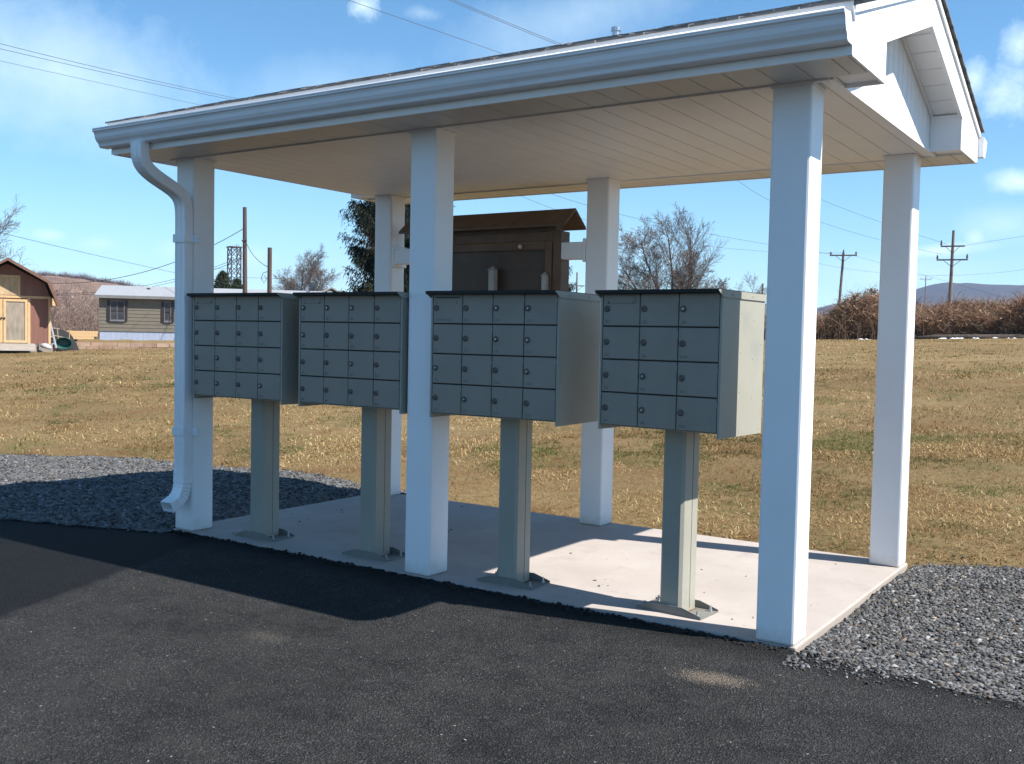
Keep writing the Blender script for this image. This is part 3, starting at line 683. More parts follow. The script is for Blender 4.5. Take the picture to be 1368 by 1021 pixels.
# ------------------------------------------------------------------ cluster mailboxes
def text_mesh(s, size):
    cu = bpy.data.curves.new('number', 'FONT'); cu.body = s; cu.size = size; cu.resolution_u = 2
    o = bpy.data.objects.new('number', cu); me = bpy.data.meshes.new_from_object(o)
    vs = [(v.co.x, v.co.y) for v in me.vertices]; fs = [tuple(p.vertices) for p in me.polygons]
    bpy.data.objects.remove(o); bpy.data.meshes.remove(me); bpy.data.curves.remove(cu); return vs, fs
Z0, Z1 = .910, 1.546; DEP = .447
def put_text(mb, s, x, z, size, mi):
    vs, fs = text_mesh(s, size); mb.add([(x+a, -.0008, z+b) for a, b in vs], fs, mi)
def mailbox(letter, loc, rz, Wd, cols, label, slot):
    t = empty('cluster_mailbox', (loc[0], loc[1], loc[2] if len(loc) > 2 else 0), rz, label, 'mailbox', 'cluster mailboxes in a row under the shelter')
    hw = Wd/2
    c = MB()                                                     # cabinet: two side panels, back, floor, inner front, centre bars
    for s in (-1, 1): c.box(*sorted((s*(hw+.002), s*(hw+.013))), .002, DEP, Z0-.024, Z1-.001)
    c.box(-hw+.0, hw-.0, DEP-.012, DEP-.001, Z0-.022, Z1-.002)
    c.box(-hw, hw, .0132, DEP-.013, Z0-.004, Z0+.004)
    for s in (-1, 1):
        for y, zz in [(.03, z) for z in np.linspace(Z0+.01, Z1-.02, 9)]+[(.012+.0, z) for z in ()]+[(.20, z) for z in np.linspace(Z0+.0, Z1-.09, 4)]+[(DEP-.03, z) for z in np.linspace(Z0+.0, Z1-.03, 4)]+[(.33, z) for z in np.linspace(Z0+.15, Z1-.12, 3)]:
            c.lathe([(.0042, 0), (.0036, s*.0012), (.0015, s*.002)], (s*(hw+.013), y, zz), 'x', 8)
    c.build('cabinet', M['paint_side'], t)
    MB().box(-hw, hw, .0125, .03, Z0, Z1+.002).build('inner_front', M['dark_gap'], t)
    # hood: flat lid, tapered lip, side skirts
    c = MB(); sk = hw+.0155
    side = [(-.048, Z1+.010), (DEP+.004, Z1+.006), (DEP+.004, Z1-.027), (.012, Z1-.024), (-.002, Z1-.022), (-.022, Z1-.011), (-.048, Z1+.004)]
    for s in (-1, 1): c.prism(side, 'x', *sorted((s*sk, s*(sk+.003))), mi=0)
    c.prism([(-.046, Z1+.0055), (DEP+.002, Z1+.0035), (DEP+.002, Z1+.0095), (-.046, Z1+.0125)], 'x', -sk+.0005, sk-.0005, mi=1)
    c.prism([(-.0475, Z1-.005), (-.0465, Z1-.005), (-.0465, Z1+.0118), (-.0475, Z1+.0118)], 'x', -sk+.0005, sk-.0005, mi=1)
    for s in (-1, 1):
        for y in (.09, .30): c.lathe([(.0055, 0), (.002, s*.003)], (s*(sk+.003), y, Z1-.009), 'x', 8)
    c.build('hood', [M['paint_side'], M['hood']], t)
    dw = Wd/cols; dh = (Z1-Z0)/4; num = 0
    for i in range(cols):
        for j in range(4):
            x0, x1 = -hw+i*dw+.0022, -hw+(i+1)*dw-.0022; zt = Z1-j*dh-.003-random.random()*.0008; zb = Z1-(j+1)*dh+.0026
            c = MB(); e = .003
            vs = [(x0, .012, zb), (x1, .012, zb), (x1, .012, zt), (x0, .012, zt), (x0, .003, zb), (x1, .003, zb), (x1, .003, zt), (x0, .003, zt), (x0+e, 0, zb+e), (x1-e, 0, zb+e), (x1-e, 0, zt-e), (x0+e, 0, zt-e)]
            tl = (random.random()-.5)*.003
            vs = [(a, b+tl*(a-x0)/dw, z) for a, b, z in vs]
            c.add(vs, [(3, 2, 1, 0)]+[(k, (k+1) % 4, 4+(k+1) % 4, 4+k) for k in range(4)]+[(4+k, 4+(k+1) % 4, 8+(k+1) % 4, 8+k) for k in range(4)]+[(8, 9, 10, 11)])
            if random.random() < .6:
                zc = zt-.008-random.random()*.02; c.box(x1-.0012, x1+.0006, -.0005, .004, zc-.012-.02*random.random(), zc, 2)
            first = i == 0 and j == 0
            if first and slot == 'open':
                c.box(x0+.010, x1-.012, -.0012, .0, zt-.022, zt-.014, 1)
                c.box(x0+.008, x1-.010, -.010, -.0, zt-.013, zt-.010, 0)
                for x in (x0+.022, x1-.035): c.lathe([(.004, 0), (.003, -.002)], (x, 0, zt-.045), 'y', 8, 1)
            elif first:
                c.box(x0+.02, x1-.022, -.0006, .0003, zt-.0475, zt-.046, 1); c.box(x1-.0235, x1-.022, -.0006, .0003, zt-.046, zt-.008, 1); c.box(x0+.02, x1-.022, -.0005, .0003, zt-.010, zt-.009, 1)
                for x, r in ((x0+.030, .005 if letter != 'B' else .003), (x1-.036, .005 if letter == 'B' else .003)): c.lathe([(r, 0), (r, -.0015)], (x, 0, zt-.042), 'y', 10, 1)
            if first and slot == 'open': put_text(c, 'OUTGOING MAIL', x0+.012, zb+.012, .0135, 1)
            else:
                num += 1; put_text(c, letter+str(num), x0+.014, zb+.012, .019, 1)
            dr = c.build('door', [M['paint'], M['ink'], M['chip']], t, recalc=False)
            lk = MB(); cx, cz = x0+dw*.108, (zt+zb)/2+.004
            lk.lathe([(.0155, 0), (.0155, -.004), (.0125, -.0075), (.0095, -.0078), (.009, -.006), (.0001, -.006)], (cx, 0, cz), 'y', 18)
            lk.box(cx-.0012, cx+.0012, -.0066, -.0058, cz-.0055, cz+.0055, 1)
            hi = random.random(); lk.lathe([(.0048, -.006), (.0042, -.0078), (.0001, -.0079)], (cx, 0, cz), 'y', 12, 2 if hi > .7 else 0)
            lk.build('lock', [M['lock'], M['dark_gap'], M['zinc']], dr)
    # pedestal and its bolted foot
    c = MB(); f, d, a = .177, .161, .060
    pts = []
    for sx_, sy_ in ((-1, -1), (1, -1), (1, 1), (-1, 1)):
        X, Y = sx_*a, f+d/2+sy_*d/2
        r = .014
        pts += [(X-sx_*0, Y-sy_*r), (X-sx_*r, Y)] if sx_*sy_ > 0 else [(X-sx_*r, Y), (X, Y-sy_*r)]
    c.prism(pts, 'z', .006, Z0-.003)
    for s in (-1, 1): c.box(*sorted((s*a, s*(a+.0012))), f+.0885, f+.0903, .02, Z0-.004, 1)
    c.build('pedestal', [M['paint_side'], M['dark_gap']], t)
    c = MB(); fw = .175
    c.box(-fw, fw, f-.010, f+d+.008, 0.0, .006)
    for y0, y1 in ((f-.014, f-.0105), (f+d+.0085, f+d+.012)):
        c.prism([(-fw, 0), (fw, 0), (fw, .014), (a+.015, .042), (-a-.015, .042), (-fw, .014)], 'y', y0, y1)
    bp = c.build('base_plate', M['plate'], t)
    for s in (-1, 1):
        for y in (f+.012, f+d-.012):
            b = MB(); b.lathe([(.014, .006), (.014, .008), (.009, .0081), (.009, .017), (.0055, .0172), (.0055, .034)], (s*(fw-.030), y, 0), 'z', 8); b.build('bolt', M['zinc'], bp)
    b = MB(); b.box(a+.001, a+.012, f+.03, f+d-.01, .0062, .0068); b.build('rust_mark', M['rust'], bp)
    return t
mailbox('A', (-3.539, -.056), .039, .757, 4, 'sixteen-door grey cluster mailbox standing next to the post with the downspout', 'flap')
mailbox('B', (-2.618, -.032), .018, .757, 4, 'sixteen-door grey cluster mailbox whose right end goes behind the middle front post', 'flap')
mailbox('C', (-1.598, -.055), .035, .757, 4, 'grey cluster mailbox with a dark outgoing mail slot in its top left door', 'open')
mailbox('D', (-.681, -.015), -.074, .619, 3, 'twelve-door three-column grey cluster mailbox with sunlit cream right side', 'flap')

# ------------------------------------------------------------------ background: hills
def hill(name, prof, d0, mat_, depth, rough, seed, dens=6):
    """a solid ridge whose skyline passes the photo points prof [(u, v)] at d0 metres"""
    us = np.arange(prof[0][0], prof[-1][0]+1, dens); vs = np.interp(us, [p[0] for p in prof], [p[1] for p in prof])
    rows = [-1, -.75, -.5, -.3, -.15, 0, .3, .8]
    V = []
    for r_ in rows:
        for u_, v_ in zip(us, vs):
            top = at(u_, v_, d0); q = at(u_, 450, d0+depth*r_); k = 1-abs(r_)**(1.0 if r_ < 0 else 1.5)
            z = -6+(top.z+6)*k
            nz = (fbm(np.array([q.x*.006+seed]), np.array([q.y*.006]), seed)[0]-.5)
            V.append((q.x, q.y, z+(rough*nz*k if r_ else rough*.05*(vnoise(np.array([u_*.09]), np.array([seed*1.]), seed)[0]-.5))))
    n = len(us); i, j = np.meshgrid(np.arange(len(rows)-1), np.arange(n-1), indexing='ij')
    q = np.stack([i*n+j, i*n+j+1, (i+1)*n+j+1, (i+1)*n+j], -1).reshape(-1, 4)
    o = np_mesh(name, np.array(V), q, mat_, smooth=True); return tag(o, kind='structure')
hill('hills', [(560, 455), (760, 447), (900, 440), (1010, 424), (1060, 418), (1090, 412), (1110, 406), (1160, 398), (1210, 390), (1240, 381), (1262, 378), (1290, 378.5), (1330, 380), (1368, 382), (1450, 388), (1600, 400), (1800, 440)], 2900, M['hill_far'], 1100, 60, 5)
hill('hillside', [(-300, 372), (-100, 366), (0, 367), (60, 368), (90, 370), (130, 375), (165, 381), (195, 388), (215, 392), (260, 402), (330, 420), (420, 438), (520, 452)], 620, M['hill_near'], 420, 20, 9)

def segs(P0, P1, R0, R1, n=3):
    """tapered prisms for many segments"""
    P0, P1 = np.asarray(P0, float), np.asarray(P1, float); R0, R1 = np.asarray(R0), np.asarray(R1)
    t = P1-P0; t /= np.linalg.norm(t, axis=1, keepdims=True)+1e-9
    ref = np.where(np.abs(t[:, 2:3]) > .8, [[1., 0, 0]], [[0, 0, 1.]])
    a = np.cross(t, ref); a /= np.linalg.norm(a, axis=1, keepdims=True)+1e-9; b = np.cross(t, a)
    V = []
    for P, R in ((P0, R0), (P1, R1)):
        for k in range(n):
            V.append(P+(a*math.cos(2*PI*k/n)+b*math.sin(2*PI*k/n))*R[:, None])
    V = np.stack(V, 1).reshape(-1, 3); m_ = len(P0)
    f = np.array([[k, (k+1) % n, n+(k+1) % n, n+k] for k in range(n)])
    return V, (f[None]+(2*n)*np.arange(m_)[:, None, None]).reshape(-1, 4)

def bare_tree(base, height, spread, seed, stems, label, group='bare trees behind the mailboxes', name='bare_tree', twig=.012, depth=5, col=(.16, .125, .105), lean=None):
    rg = random.Random(seed); S_ = []; T_ = []
    root = empty(name, base, 0, label, 'tree', group)
    def grow(p, d, L, r, lv):
        n = 6 if lv == 0 else 4 if lv < 3 else 2
        per = (3, 3, 2, 2)[lv] if lv < depth-1 and lv < 4 else 0
        side = d.orthogonal().normalized(); side.rotate(Matrix.Rotation(rg.random()*2*PI, 3, d))
        for i in range(n):
            d = (d+Vector((rg.gauss(0, 1), rg.gauss(0, 1), rg.gauss(0, .7)))*.06+Vector((0, 0, .014))).normalized(); q = p+d*(L/n); r2 = max(twig*.45, r*(.84 if lv == 0 else .72))
            (T_ if lv == 0 and i < 2 else S_).append((p, q, max(r, twig*.5), r2))
            t = (i+.5)/n
            if per and (lv > 0 or i > 0):
                for k in range(per if rg.random() < .8 else 1):
                    side.rotate(Matrix.Rotation(2.4+rg.gauss(0, .4), 3, d)); sd = (side-d*side.dot(d)).normalized()
                    an = math.radians(rg.uniform(24, 46))*spread
                    dd = (d*math.cos(an)+sd*math.sin(an)).normalized()
                    grow(p.lerp(q, rg.random()), dd, L*(.62-.34*t)*rg.uniform(.75, 1.15), r2*.55, lv+1)
            p = q; r = r2
    for (dx, dy, L, r) in stems:
        grow(Vector((rg.gauss(0, .08), rg.gauss(0, .08), -.2)), Vector((dx, dy, 1)).normalized(), L*height, r, 0)
    sc = (height+.2)/(max(max(a[1].z for a in S_), .1)+.2)
    T_ = [(a[0]*sc, a[1]*sc, a[2], a[3]) for a in T_]; S_ = [(a[0]*sc, a[1]*sc, a[2], a[3]) for a in S_]
    for nm, A in (('trunk', T_), ('crown', S_)):
        P0 = np.array([a[0][:] for a in A]); P1 = np.array([a[1][:] for a in A]); R0 = np.array([a[2] for a in A]); R1 = np.array([a[3] for a in A])
        V, f = segs(P0, P1, R0, R1, 5 if nm == 'trunk' else 3)
        if nm == 'trunk': o = np_mesh(nm, V, f, M['bark'], root)
        else:
            c = np.repeat((np.array(col)[None]*(.6+.8*rng.random((len(A), 1)))), 6, 0); o = np_mesh(nm, V, f, M['twig'], root, col=c)
    return root
def ground_at(u, d):
    p = at(u, 450, d); return Vector((p.x, p.y, ground_z(p.x, p.y)))
bare_tree(ground_at(899, 56), 7.4, 1.0, 5, [(-.34, 0, 1.0, .11), (-.08, .1, 1.0, .13), (-.85, .1, .95, .10), (-1.5, -.1, .80, .08), (.28, -.1, .75, .08), (.9, .1, .6, .06)], 'wide many-stemmed bare tree rising behind the three-column mailbox')
bare_tree(ground_at(924, 57), 7.4, .85, 12, [(-.06, 0, 1.0, .13), (.50, .1, .55, .07), (1.1, 0, .5, .06)], 'tall narrow bare tree with one straight trunk, beside the wider bare tree', depth=4)
bare_tree(ground_at(985, 75), 5.0, 1.1, 21, [(-.5, 0, .8, .08), (.1, 0, .9, .08), (.7, 0, .8, .08)], 'low bushy bare tree just left of the right front post', depth=4)
bare_tree(ground_at(407, 84), 7.8, .9, 33, [(-.55, 0, .9, .11), (-.2, .1, .95, .12), (.12, 0, 1.0, .13), (.45, 0, .9, .11), (.85, 0, .7, .08)], 'rounded bare tree behind the white roof of the mobile home')
bare_tree(ground_at(-54, 50), 6.6, 1.0, 44, [(-.3, 0, .9, .13), (.15, .1, 1.0, .13), (.5, 0, .8, .10)], 'bare tree whose branch tips reach in at the left picture edge', depth=4)

# ------------------------------------------------------------------ spruces
def spruce(base, height, radius, seed, label, n_whorl=30, per=24):
    rg = np.random.default_rng(seed); root = empty('spruce_tree', base, 0, label, 'tree', 'spruce trees')
    t = MB(); t.tube([(0, 0, -.3), (0, 0, height*.5), (0, 0, height*.98)], [radius*.085, radius*.05, .02], 8); t.build('trunk', M['bark'], root)
    V = []; C = []; bs = []
    for w_ in range(n_whorl):
        f = (w_+rg.random()*.35)/n_whorl; z = height*(.04+.95*f); R = radius*(1-f)**.62*(.78+.4*rg.random())
        for k in range(max(5, int(per*(1-f*.55)))):
            a = rg.random()*2*PI; L = R*(.65+.45*rg.random()); n = max(5, int(L/.13))
            s = np.linspace(.12, 1, n); sag = -.38*L*s+.36*L*s**2.6
            px, py, pz = np.cos(a)*L*s, np.sin(a)*L*s, z+sag
            tone = .6+.8*rg.random(); warm = rg.random() < .22
            m_ = 34
            for q in range(n):
                wd = .30*(1-.55*s[q])+.05
                o = rg.normal(0, 1, (m_, 3))*[wd*.45, wd*.45, .035]; o[:, 2] -= np.abs(rg.normal(0, .16, m_))*(.5+s[q])
                c0 = np.array([px[q], py[q], pz[q]])+o
                d = rg.normal(0, 1, (m_, 3)); d *= .55; d[:, 0] += np.cos(a)*.8; d[:, 1] += np.sin(a)*.8; d[:, 2] -= 1.5
                d /= np.linalg.norm(d, axis=1, keepdims=True); e = np.cross(d, rg.normal(0, 1, (m_, 3))); e /= np.linalg.norm(e, axis=1, keepdims=True)
                ln = (.08+.15*rg.random(m_))[:, None]; wd2 = .012+.012*rg.random(m_)[:, None]
                V.append(np.stack([c0-e*wd2, c0+e*wd2, c0+d*ln], 1).reshape(-1, 3))
                base_c = np.array([.044, .036, .013]) if (warm and q > n*.6) else np.array([.013, .020, .009])
                C.append(np.repeat(base_c[None]*(tone*(.6+.8*rg.random((m_, 1)))), 3, 0))
    V = np.concatenate(V); C = np.concatenate(C)
    np_mesh('crown', V, np.arange(len(V)).reshape(-1, 3), M['needle'], root, col=C); return root
spruce(ground_at(535, 42), 10.6, 3.05, 3, 'large dark spruce behind the rear left post')
spruce(ground_at(741, 60), 6.6, 1.55, 8, 'small spruce showing only its edge past the right side of the notice board', 26, 9)
# dark evergreens behind the mobile home
def evergreen(u, d, h, r, seed, label):
    rg = np.random.default_rng(seed); b = ground_at(u, d); root = empty('evergreen_tree', b, 0, label, 'tree', 'evergreens behind the mobile home')
    t = MB(); t.tube([(0, 0, -.3), (0, 0, h*.8)], [.14, .04], 7); t.build('trunk', M['bark'], root)
    n = 5200; f = rg.random(n)**.8; rr = r*(1-f)**.5*(.35+.65*np.sqrt(rg.random(n)))*(.8+.4*np.sin(f*31)**2); a = rg.random(n)*2*PI
    c0 = np.stack([rr*np.cos(a), rr*np.sin(a), h*(.15+.85*f)], -1); d_ = rg.normal(0, 1, (n, 3)); d_[:, 2] += .4; d_ /= np.linalg.norm(d_, axis=1, keepdims=True)
    e = np.cross(d_, rg.normal(0, 1, (n, 3))); e /= np.linalg.norm(e, axis=1, keepdims=True)
    V = np.stack([c0-e*.05, c0+e*.05, c0+d_*.34], 1).reshape(-1, 3)
    np_mesh('crown', V, np.arange(3*n).reshape(-1, 3), M['needle'], root, col=np.repeat(np.array([[.035, .05, .022]])*(.5+rg.random((n, 1))), 3, 0))
evergreen(297, 95, 6.1, 1.5, 51, 'larger dark evergreen left of the lattice tower over the mobile home roof')
evergreen(316, 97, 5.6, 1.25, 52, 'smaller dark evergreen at the foot of the lattice tower')

# ------------------------------------------------------------------ brush thicket along the far edge of the field, and bare woods under the hillside
def thicket(name, pts, n, hfun, depth, lmin, lmax, wid, pal, label, leaf=.5, cat='brush', upright=.55):
    """pts: (u, d) line; hfun(u) height in metres"""
    us = np.array([p[0] for p in pts], float); ds = np.array([p[1] for p in pts], float)
    uu = us[0]+(us[-1]-us[0])*rng.random(n); dd = np.interp(uu, us, ds)+depth*rng.random(n)
    fx, fy = CAM.x, CAM.y
    rays = np.array([ray(u_, 450)[:2] for u_ in uu]); rays /= np.linalg.norm(rays, axis=1, keepdims=True)
    x = fx+rays[:, 0]*dd; y = fy+rays[:, 1]*dd; g = terrain(x, y)
    hh = .90*hfun(uu)*(.22+1.40*fbm(x*.55, y*.55, 77))*(.55+.45*np.sin(np.clip((dd-np.interp(uu, us, ds))/depth, 0, 1)*PI)**.5)*1.12
    z0 = g+hh*rng.random(n)**.85*.92
    L = lmin+(lmax-lmin)*rng.random(n)
    d = rng.normal(0, 1, (n, 3)); d[:, 2] = np.abs(d[:, 2])*upright+upright; d[:, 2] -= (rng.random(n) < .35)*1.6*upright; d /= np.linalg.norm(d, axis=1, keepdims=True)
    e = np.cross(d, rng.normal(0, 1, (n, 3))); e /= np.linalg.norm(e, axis=1, keepdims=True)
    isleaf = rng.random(n) < leaf
    w2 = np.where(isleaf, wid*2.6, wid*.7)*(.5+rng.random(n)); L = np.where(isleaf, L*.3, L)
    p = np.stack([x, y, z0], -1); bend = rng.normal(0, .12, (n, 3))*L[:, None]
    mid = p+d*(L*.5)[:, None]+bend; tip = p+d*L[:, None]; tip[:, 2] -= L*.15
    V = np.stack([p-e*w2[:, None], p+e*w2[:, None], mid+e*(w2*.8)[:, None], mid-e*(w2*.8)[:, None], tip], 1).reshape(-1, 3)
    b = 5*np.arange(n)[:, None]; F_ = np.concatenate([b+[[0, 1, 2]], b+[[0, 2, 3]], b+[[3, 2, 4]]])
    pal = np.array(pal); c = pal[rng.integers(0, len(pal), n)]*(.6+.8*fbm(x*.7, z0*1.2, 80))[:, None]
    o = np_mesh(name, V, F_, M['brushm'], col=np.repeat(c, 5, 0)); return tag(o, label, cat, kind='stuff')
thicket('brush_thicket', [(985, 47), (1368, 46), (1560, 46)], 90000, lambda u: np.interp(u, [985, 1040, 1075, 1095, 1130, 1170, 1200, 1240, 1290, 1340, 1400, 1560], [1.5, 1.6, 1.2, 1.25, 2.0, 2.35, 1.9, 1.75, 1.95, 1.7, 2.0, 2.0]), 4.5, .25, .95, .010,
        [(.27, .145, .095), (.18, .095, .065), (.31, .19, .12), (.42, .30, .19), (.12, .075, .055), (.24, .17, .10)], 'brown tangle of dead brush and vines along the far edge of the field')
thicket('far_woods', [(-40, 150), (60, 155), (140, 160), (300, 170)], 80000, lambda u: np.interp(u, [-40, 60, 100, 140, 300], [10, 9.5, 9, 8, 5]), 40, .8, 3.0, .020,
        [(.30, .215, .18), (.25, .18, .15), (.36, .26, .20), (.22, .165, .145)], 'brown leafless woods below the hillside behind the shed', leaf=.15, cat='woods', upright=1.0)
# leafless trees along the hill crest
n = 16000; uu = -60+300*rng.random(n); P = []
hp = [(-300, 372), (-100, 366), (0, 367), (60, 368), (90, 370), (130, 375), (165, 381), (195, 388), (215, 392), (260, 402)]
base = np.array([at(u_, np.interp(u_, [p[0] for p in hp], [p[1] for p in hp])+1.0+5*abs(random.gauss(0, .6)), 612)[:] for u_ in uu])
hh = (1.0+3.6*rng.random(n)**1.6)*(.55+.9*fbm(uu*.09, uu*0, 61)); d = rng.normal(0, .35, (n, 3)); d[:, 2] = 1; d /= np.linalg.norm(d, axis=1, keepdims=True)
e = np.cross(d, rng.normal(0, 1, (n, 3))); e /= np.linalg.norm(e, axis=1, keepdims=True)
V = np.stack([base-e*.10, base+e*.10, base+d*hh[:, None]], 1).reshape(-1, 3)
cw = np_mesh('crest_woods', V, np.arange(3*n).reshape(-1, 3), M['twig'], col=np.repeat(np.array([[.17, .135, .13]])*(.6+.8*rng.random((n, 1))), 3, 0))
tag(cw, 'line of leafless trees along the top of the hillside', 'woods', kind='stuff')
# patches of old snow and a dark bank at the foot of the brush
# taller pale stalks leaning out of the thicket
n = 1700; uu = 985+560*rng.random(n); P_ = np.array([ground_at(u_, 46.2+3.5*random.random())[:] for u_ in uu]); hh = (.8+1.5*rng.random(n)**1.5); ax = rng.normal(0, .45, (n, 2))
K = 6; S0 = []; S1 = []; R0 = []
for k in range(K):
    f0, f1 = k/K, (k+1)/K
    g0 = P_+np.stack([ax[:, 0]*hh*f0**2, ax[:, 1]*hh*f0**2, hh*(f0-.28*f0**3)], -1); g1 = P_+np.stack([ax[:, 0]*hh*f1**2, ax[:, 1]*hh*f1**2, hh*(f1-.28*f1**3)], -1)
    S0.append(g0); S1.append(g1); R0.append(np.full(n, .011*(1-.12*k)))
V, f = segs(np.concatenate(S0), np.concatenate(S1), np.concatenate(R0), np.concatenate(R0)*.9, 3)
cc_ = np.array([[.38, .27, .17], [.26, .17, .11], [.17, .10, .07]])[rng.integers(0, 3, n)]
tag(np_mesh('brush_stalks', V, f, M['twig'], col=np.repeat(np.tile(cc_, (K, 1)), 6, 0)), 'pale dead stalks leaning out of the brown brush', 'brush', kind='stuff')
c = MB()
for k in range(20):
    u_, v_ = (1150+random.random()*30, 0) if k < 3 else (1290+random.gauss(0, 22), 0) if k < 18 else (1355+random.gauss(0, 12), 0)
    p = ground_at(u_, 44.2+random.gauss(0, .45)); rr = .03+.07*random.random()
    vs = [(p.x+rr*1.6*math.cos(a)*(.7+.5*random.random()), p.y+rr*.9*math.sin(a)*(.7+.5*random.random()), p.z+.02) for a in np.linspace(0, 2*PI, 9)[:-1]]
    c.add(vs+[(p.x, p.y, p.z+.06)], [(i, (i+1) % 8, 8) for i in range(8)])
M['snow'] = simple('old_snow', (.78, .80, .84), .6, var=.05)
tag(c.build('snow', M['snow'], recalc=False), 'small patches of old snow at the foot of the brush', 'snow', kind='stuff')
c = MB(); pth = [ground_at(u_, d_)+Vector((0, 0, .06)) for u_, d_ in ((1215, 45.0), (1250, 45.1), (1290, 45.3), (1330, 45.6), (1368, 46.0), (1420, 46.6))]
c.tube(pth, [.05, .12, .13, .15, .17, .19], 9)
M['log'] = simple('dark_rotten_log', (.05, .036, .027), .9, var=.5, scale=6)
o = c.build('fallen_log', M['log'], smooth=True); tag(o, 'long dark fallen log lying along the foot of the brush', 'log')

# ------------------------------------------------------------------ barn-shaped shed at the left
du = 36.0; b = ground_at(10, du); b.z = at(10, 465, du).z; shed = empty('garden_shed', b, view_yaw(10)+.05, 'red-brown gambrel roof shed with pale pine trim and weathered doors', 'shed')
M['siding'] = simple('red_brown_siding', (.20, .092, .066), .75, var=.15, scale=5, stretch=(1, 1, .2))
M['plygrey'] = simple('weathered_plywood', (.27, .225, .175), .8, var=.3, scale=3, stretch=(3, 3, .8))
M['plytan'] = simple('tan_plywood', (.46, .32, .185), .75, var=.25, scale=3, stretch=(3, 3, .8))
M['rake_brown'] = simple('red_brown_rake', (.16, .085, .06), .8)
M['roofdark'] = simple('dark_roof_felt', (.06, .058, .06), .9, var=.3, scale=20)
M['paleboard'] = simple('pale_board', (.25, .215, .18), .7, var=.15)
W = 1.26; LEN = 3.6
gam = [(-W, .14), (W, .14), (W, 1.62), (1.08, 2.10), (0, 2.68), (-1.08, 2.10), (-W, 1.62)]
c = MB(); c.prism(gam, 'y', 0, LEN)
for k in range(17):
    x = -W+.05+k*.15
    if x < W-.02: c.box(x, x+.012, -.004, -.0005, .15, min(1.6, 2.0)-.02)
c.build('wall', M['siding'], shed)
c = MB(); out = [(1.50, 1.40), (1.20, 2.15), (0, 2.84), (-1.20, 2.15), (-1.50, 1.40)]; inn = [(1.44, 1.40), (1.15, 2.11), (0, 2.775), (-1.15, 2.11), (-1.44, 1.40)]
for i in range(4): c.prism([out[i], out[i+1], inn[i+1], inn[i]], 'y', -.46, LEN+.1)
rf = c.build('roof', M['roofdark'], shed)
c = MB()
for i in range(4): c.prism([(out[i][0]*1.01, out[i][1]+.005), (out[i+1][0]*1.01, out[i+1][1]+.005), (inn[i+1][0]*.985, inn[i+1][1]-.025), (inn[i][0]*.985, inn[i][1]-.01)], 'y', -.485, -.461)
c.build('rake_trim', M['rake_brown'], rf)
c = MB()
for s in (-1, 1): c.prism([(s*1.27, 1.38), (s*1.49, 1.38), (s*1.41, 1.60), (s*1.27, 1.62)], 'y', -.45, -.02)
c.build('eave_box', M['wood'], rf)
c = MB()
c.box(-W, W, -.022, -.0045, 1.60, 1.675); c.box(W-.07, W, -.0215, -.0045, .14, 1.599)
c.box(.585, .66, -.021, -.0045, .14, 1.599); c.box(.30, .37, -.021, -.0045, 1.676, 2.32); c.box(-.6, .30, -.0212, -.0045, 2.25, 2.32)
c.build('trim', M['wood'], shed)
for x0, x1, mt in ((-.12, .575, M['plygrey']), (-.83, -.14, M['siding'])):
    c = MB(); c.box(x0, x1, -.040, -.012, .17, 1.56); d_ = c.build('door', mt, shed)
    c = MB()
    for a_, b_ in ((x0, x0+.075), (x1-.075, x1)): c.box(a_, b_, -.060, -.0405, .17, 1.56)
    c.box(x0+.076, x1-.076, -.060, -.0405, 1.485, 1.56); c.box(x0+.076, x1-.076, -.060, -.0405, .17, .245); c.build('door_frame', M['wood'], d_)
    hd = MB(); hd.lathe([(.03, -.0605), (.03, -.09), (.012, -.10)], ((x0+.035) if x0 > -.5 else (x1-.035), 0, .95), 'y', 10); hd.build('handle', M['hood'], d_)
c = MB(); c.box(-.55, .295, -.030, -.0046, 1.69, 2.245); c.build('loft_door', M['plytan'], shed)
c = MB(); c.box(-W-.05, W+.06, .02, LEN, -.25, .139); c.box(-W-.04, .899, -.05, .019, -.2, .12); c.box(.9, W+.05, -.12, .019, -.20, .15); c.prism([(-.70, .15), (-.0, .15), (-.9, -.06), (-1.0, -.06)], 'x', -.9, .75)
c.build('skid_base', M['paleboard'], shed)

def local(o, *p):
    return Matrix.Translation(o.location) @ Matrix.Rotation(o.rotation_euler.z, 4, 'Z') @ Vector(p)
M['alu'] = simple('aluminium', (.62, .63, .66), .35, metal=.6, var=.1)
# ladder leaning on the side of the shed
p = at(71, 466, 36.2); lad = empty('ladder', p, view_yaw(65), 'aluminium ladder leaning against the side of the red-brown shed', 'ladder')
top = Vector((-.27, .12, 1.25)); c = MB()
sd = Vector((.9, .45, .19)).normalized()
for s in (-1, 1):
    a_ = sd*(.10*s); c.tube([a_, a_+top], .036, 6)
c.build('rail', M['alu'], lad); 
for k in range(5):
    c = MB(); q_ = top*(.12+.18*k); c.tube([q_-sd*.08, q_+sd*.08], .016, 6); c.build('rung', M['alu'], lad)
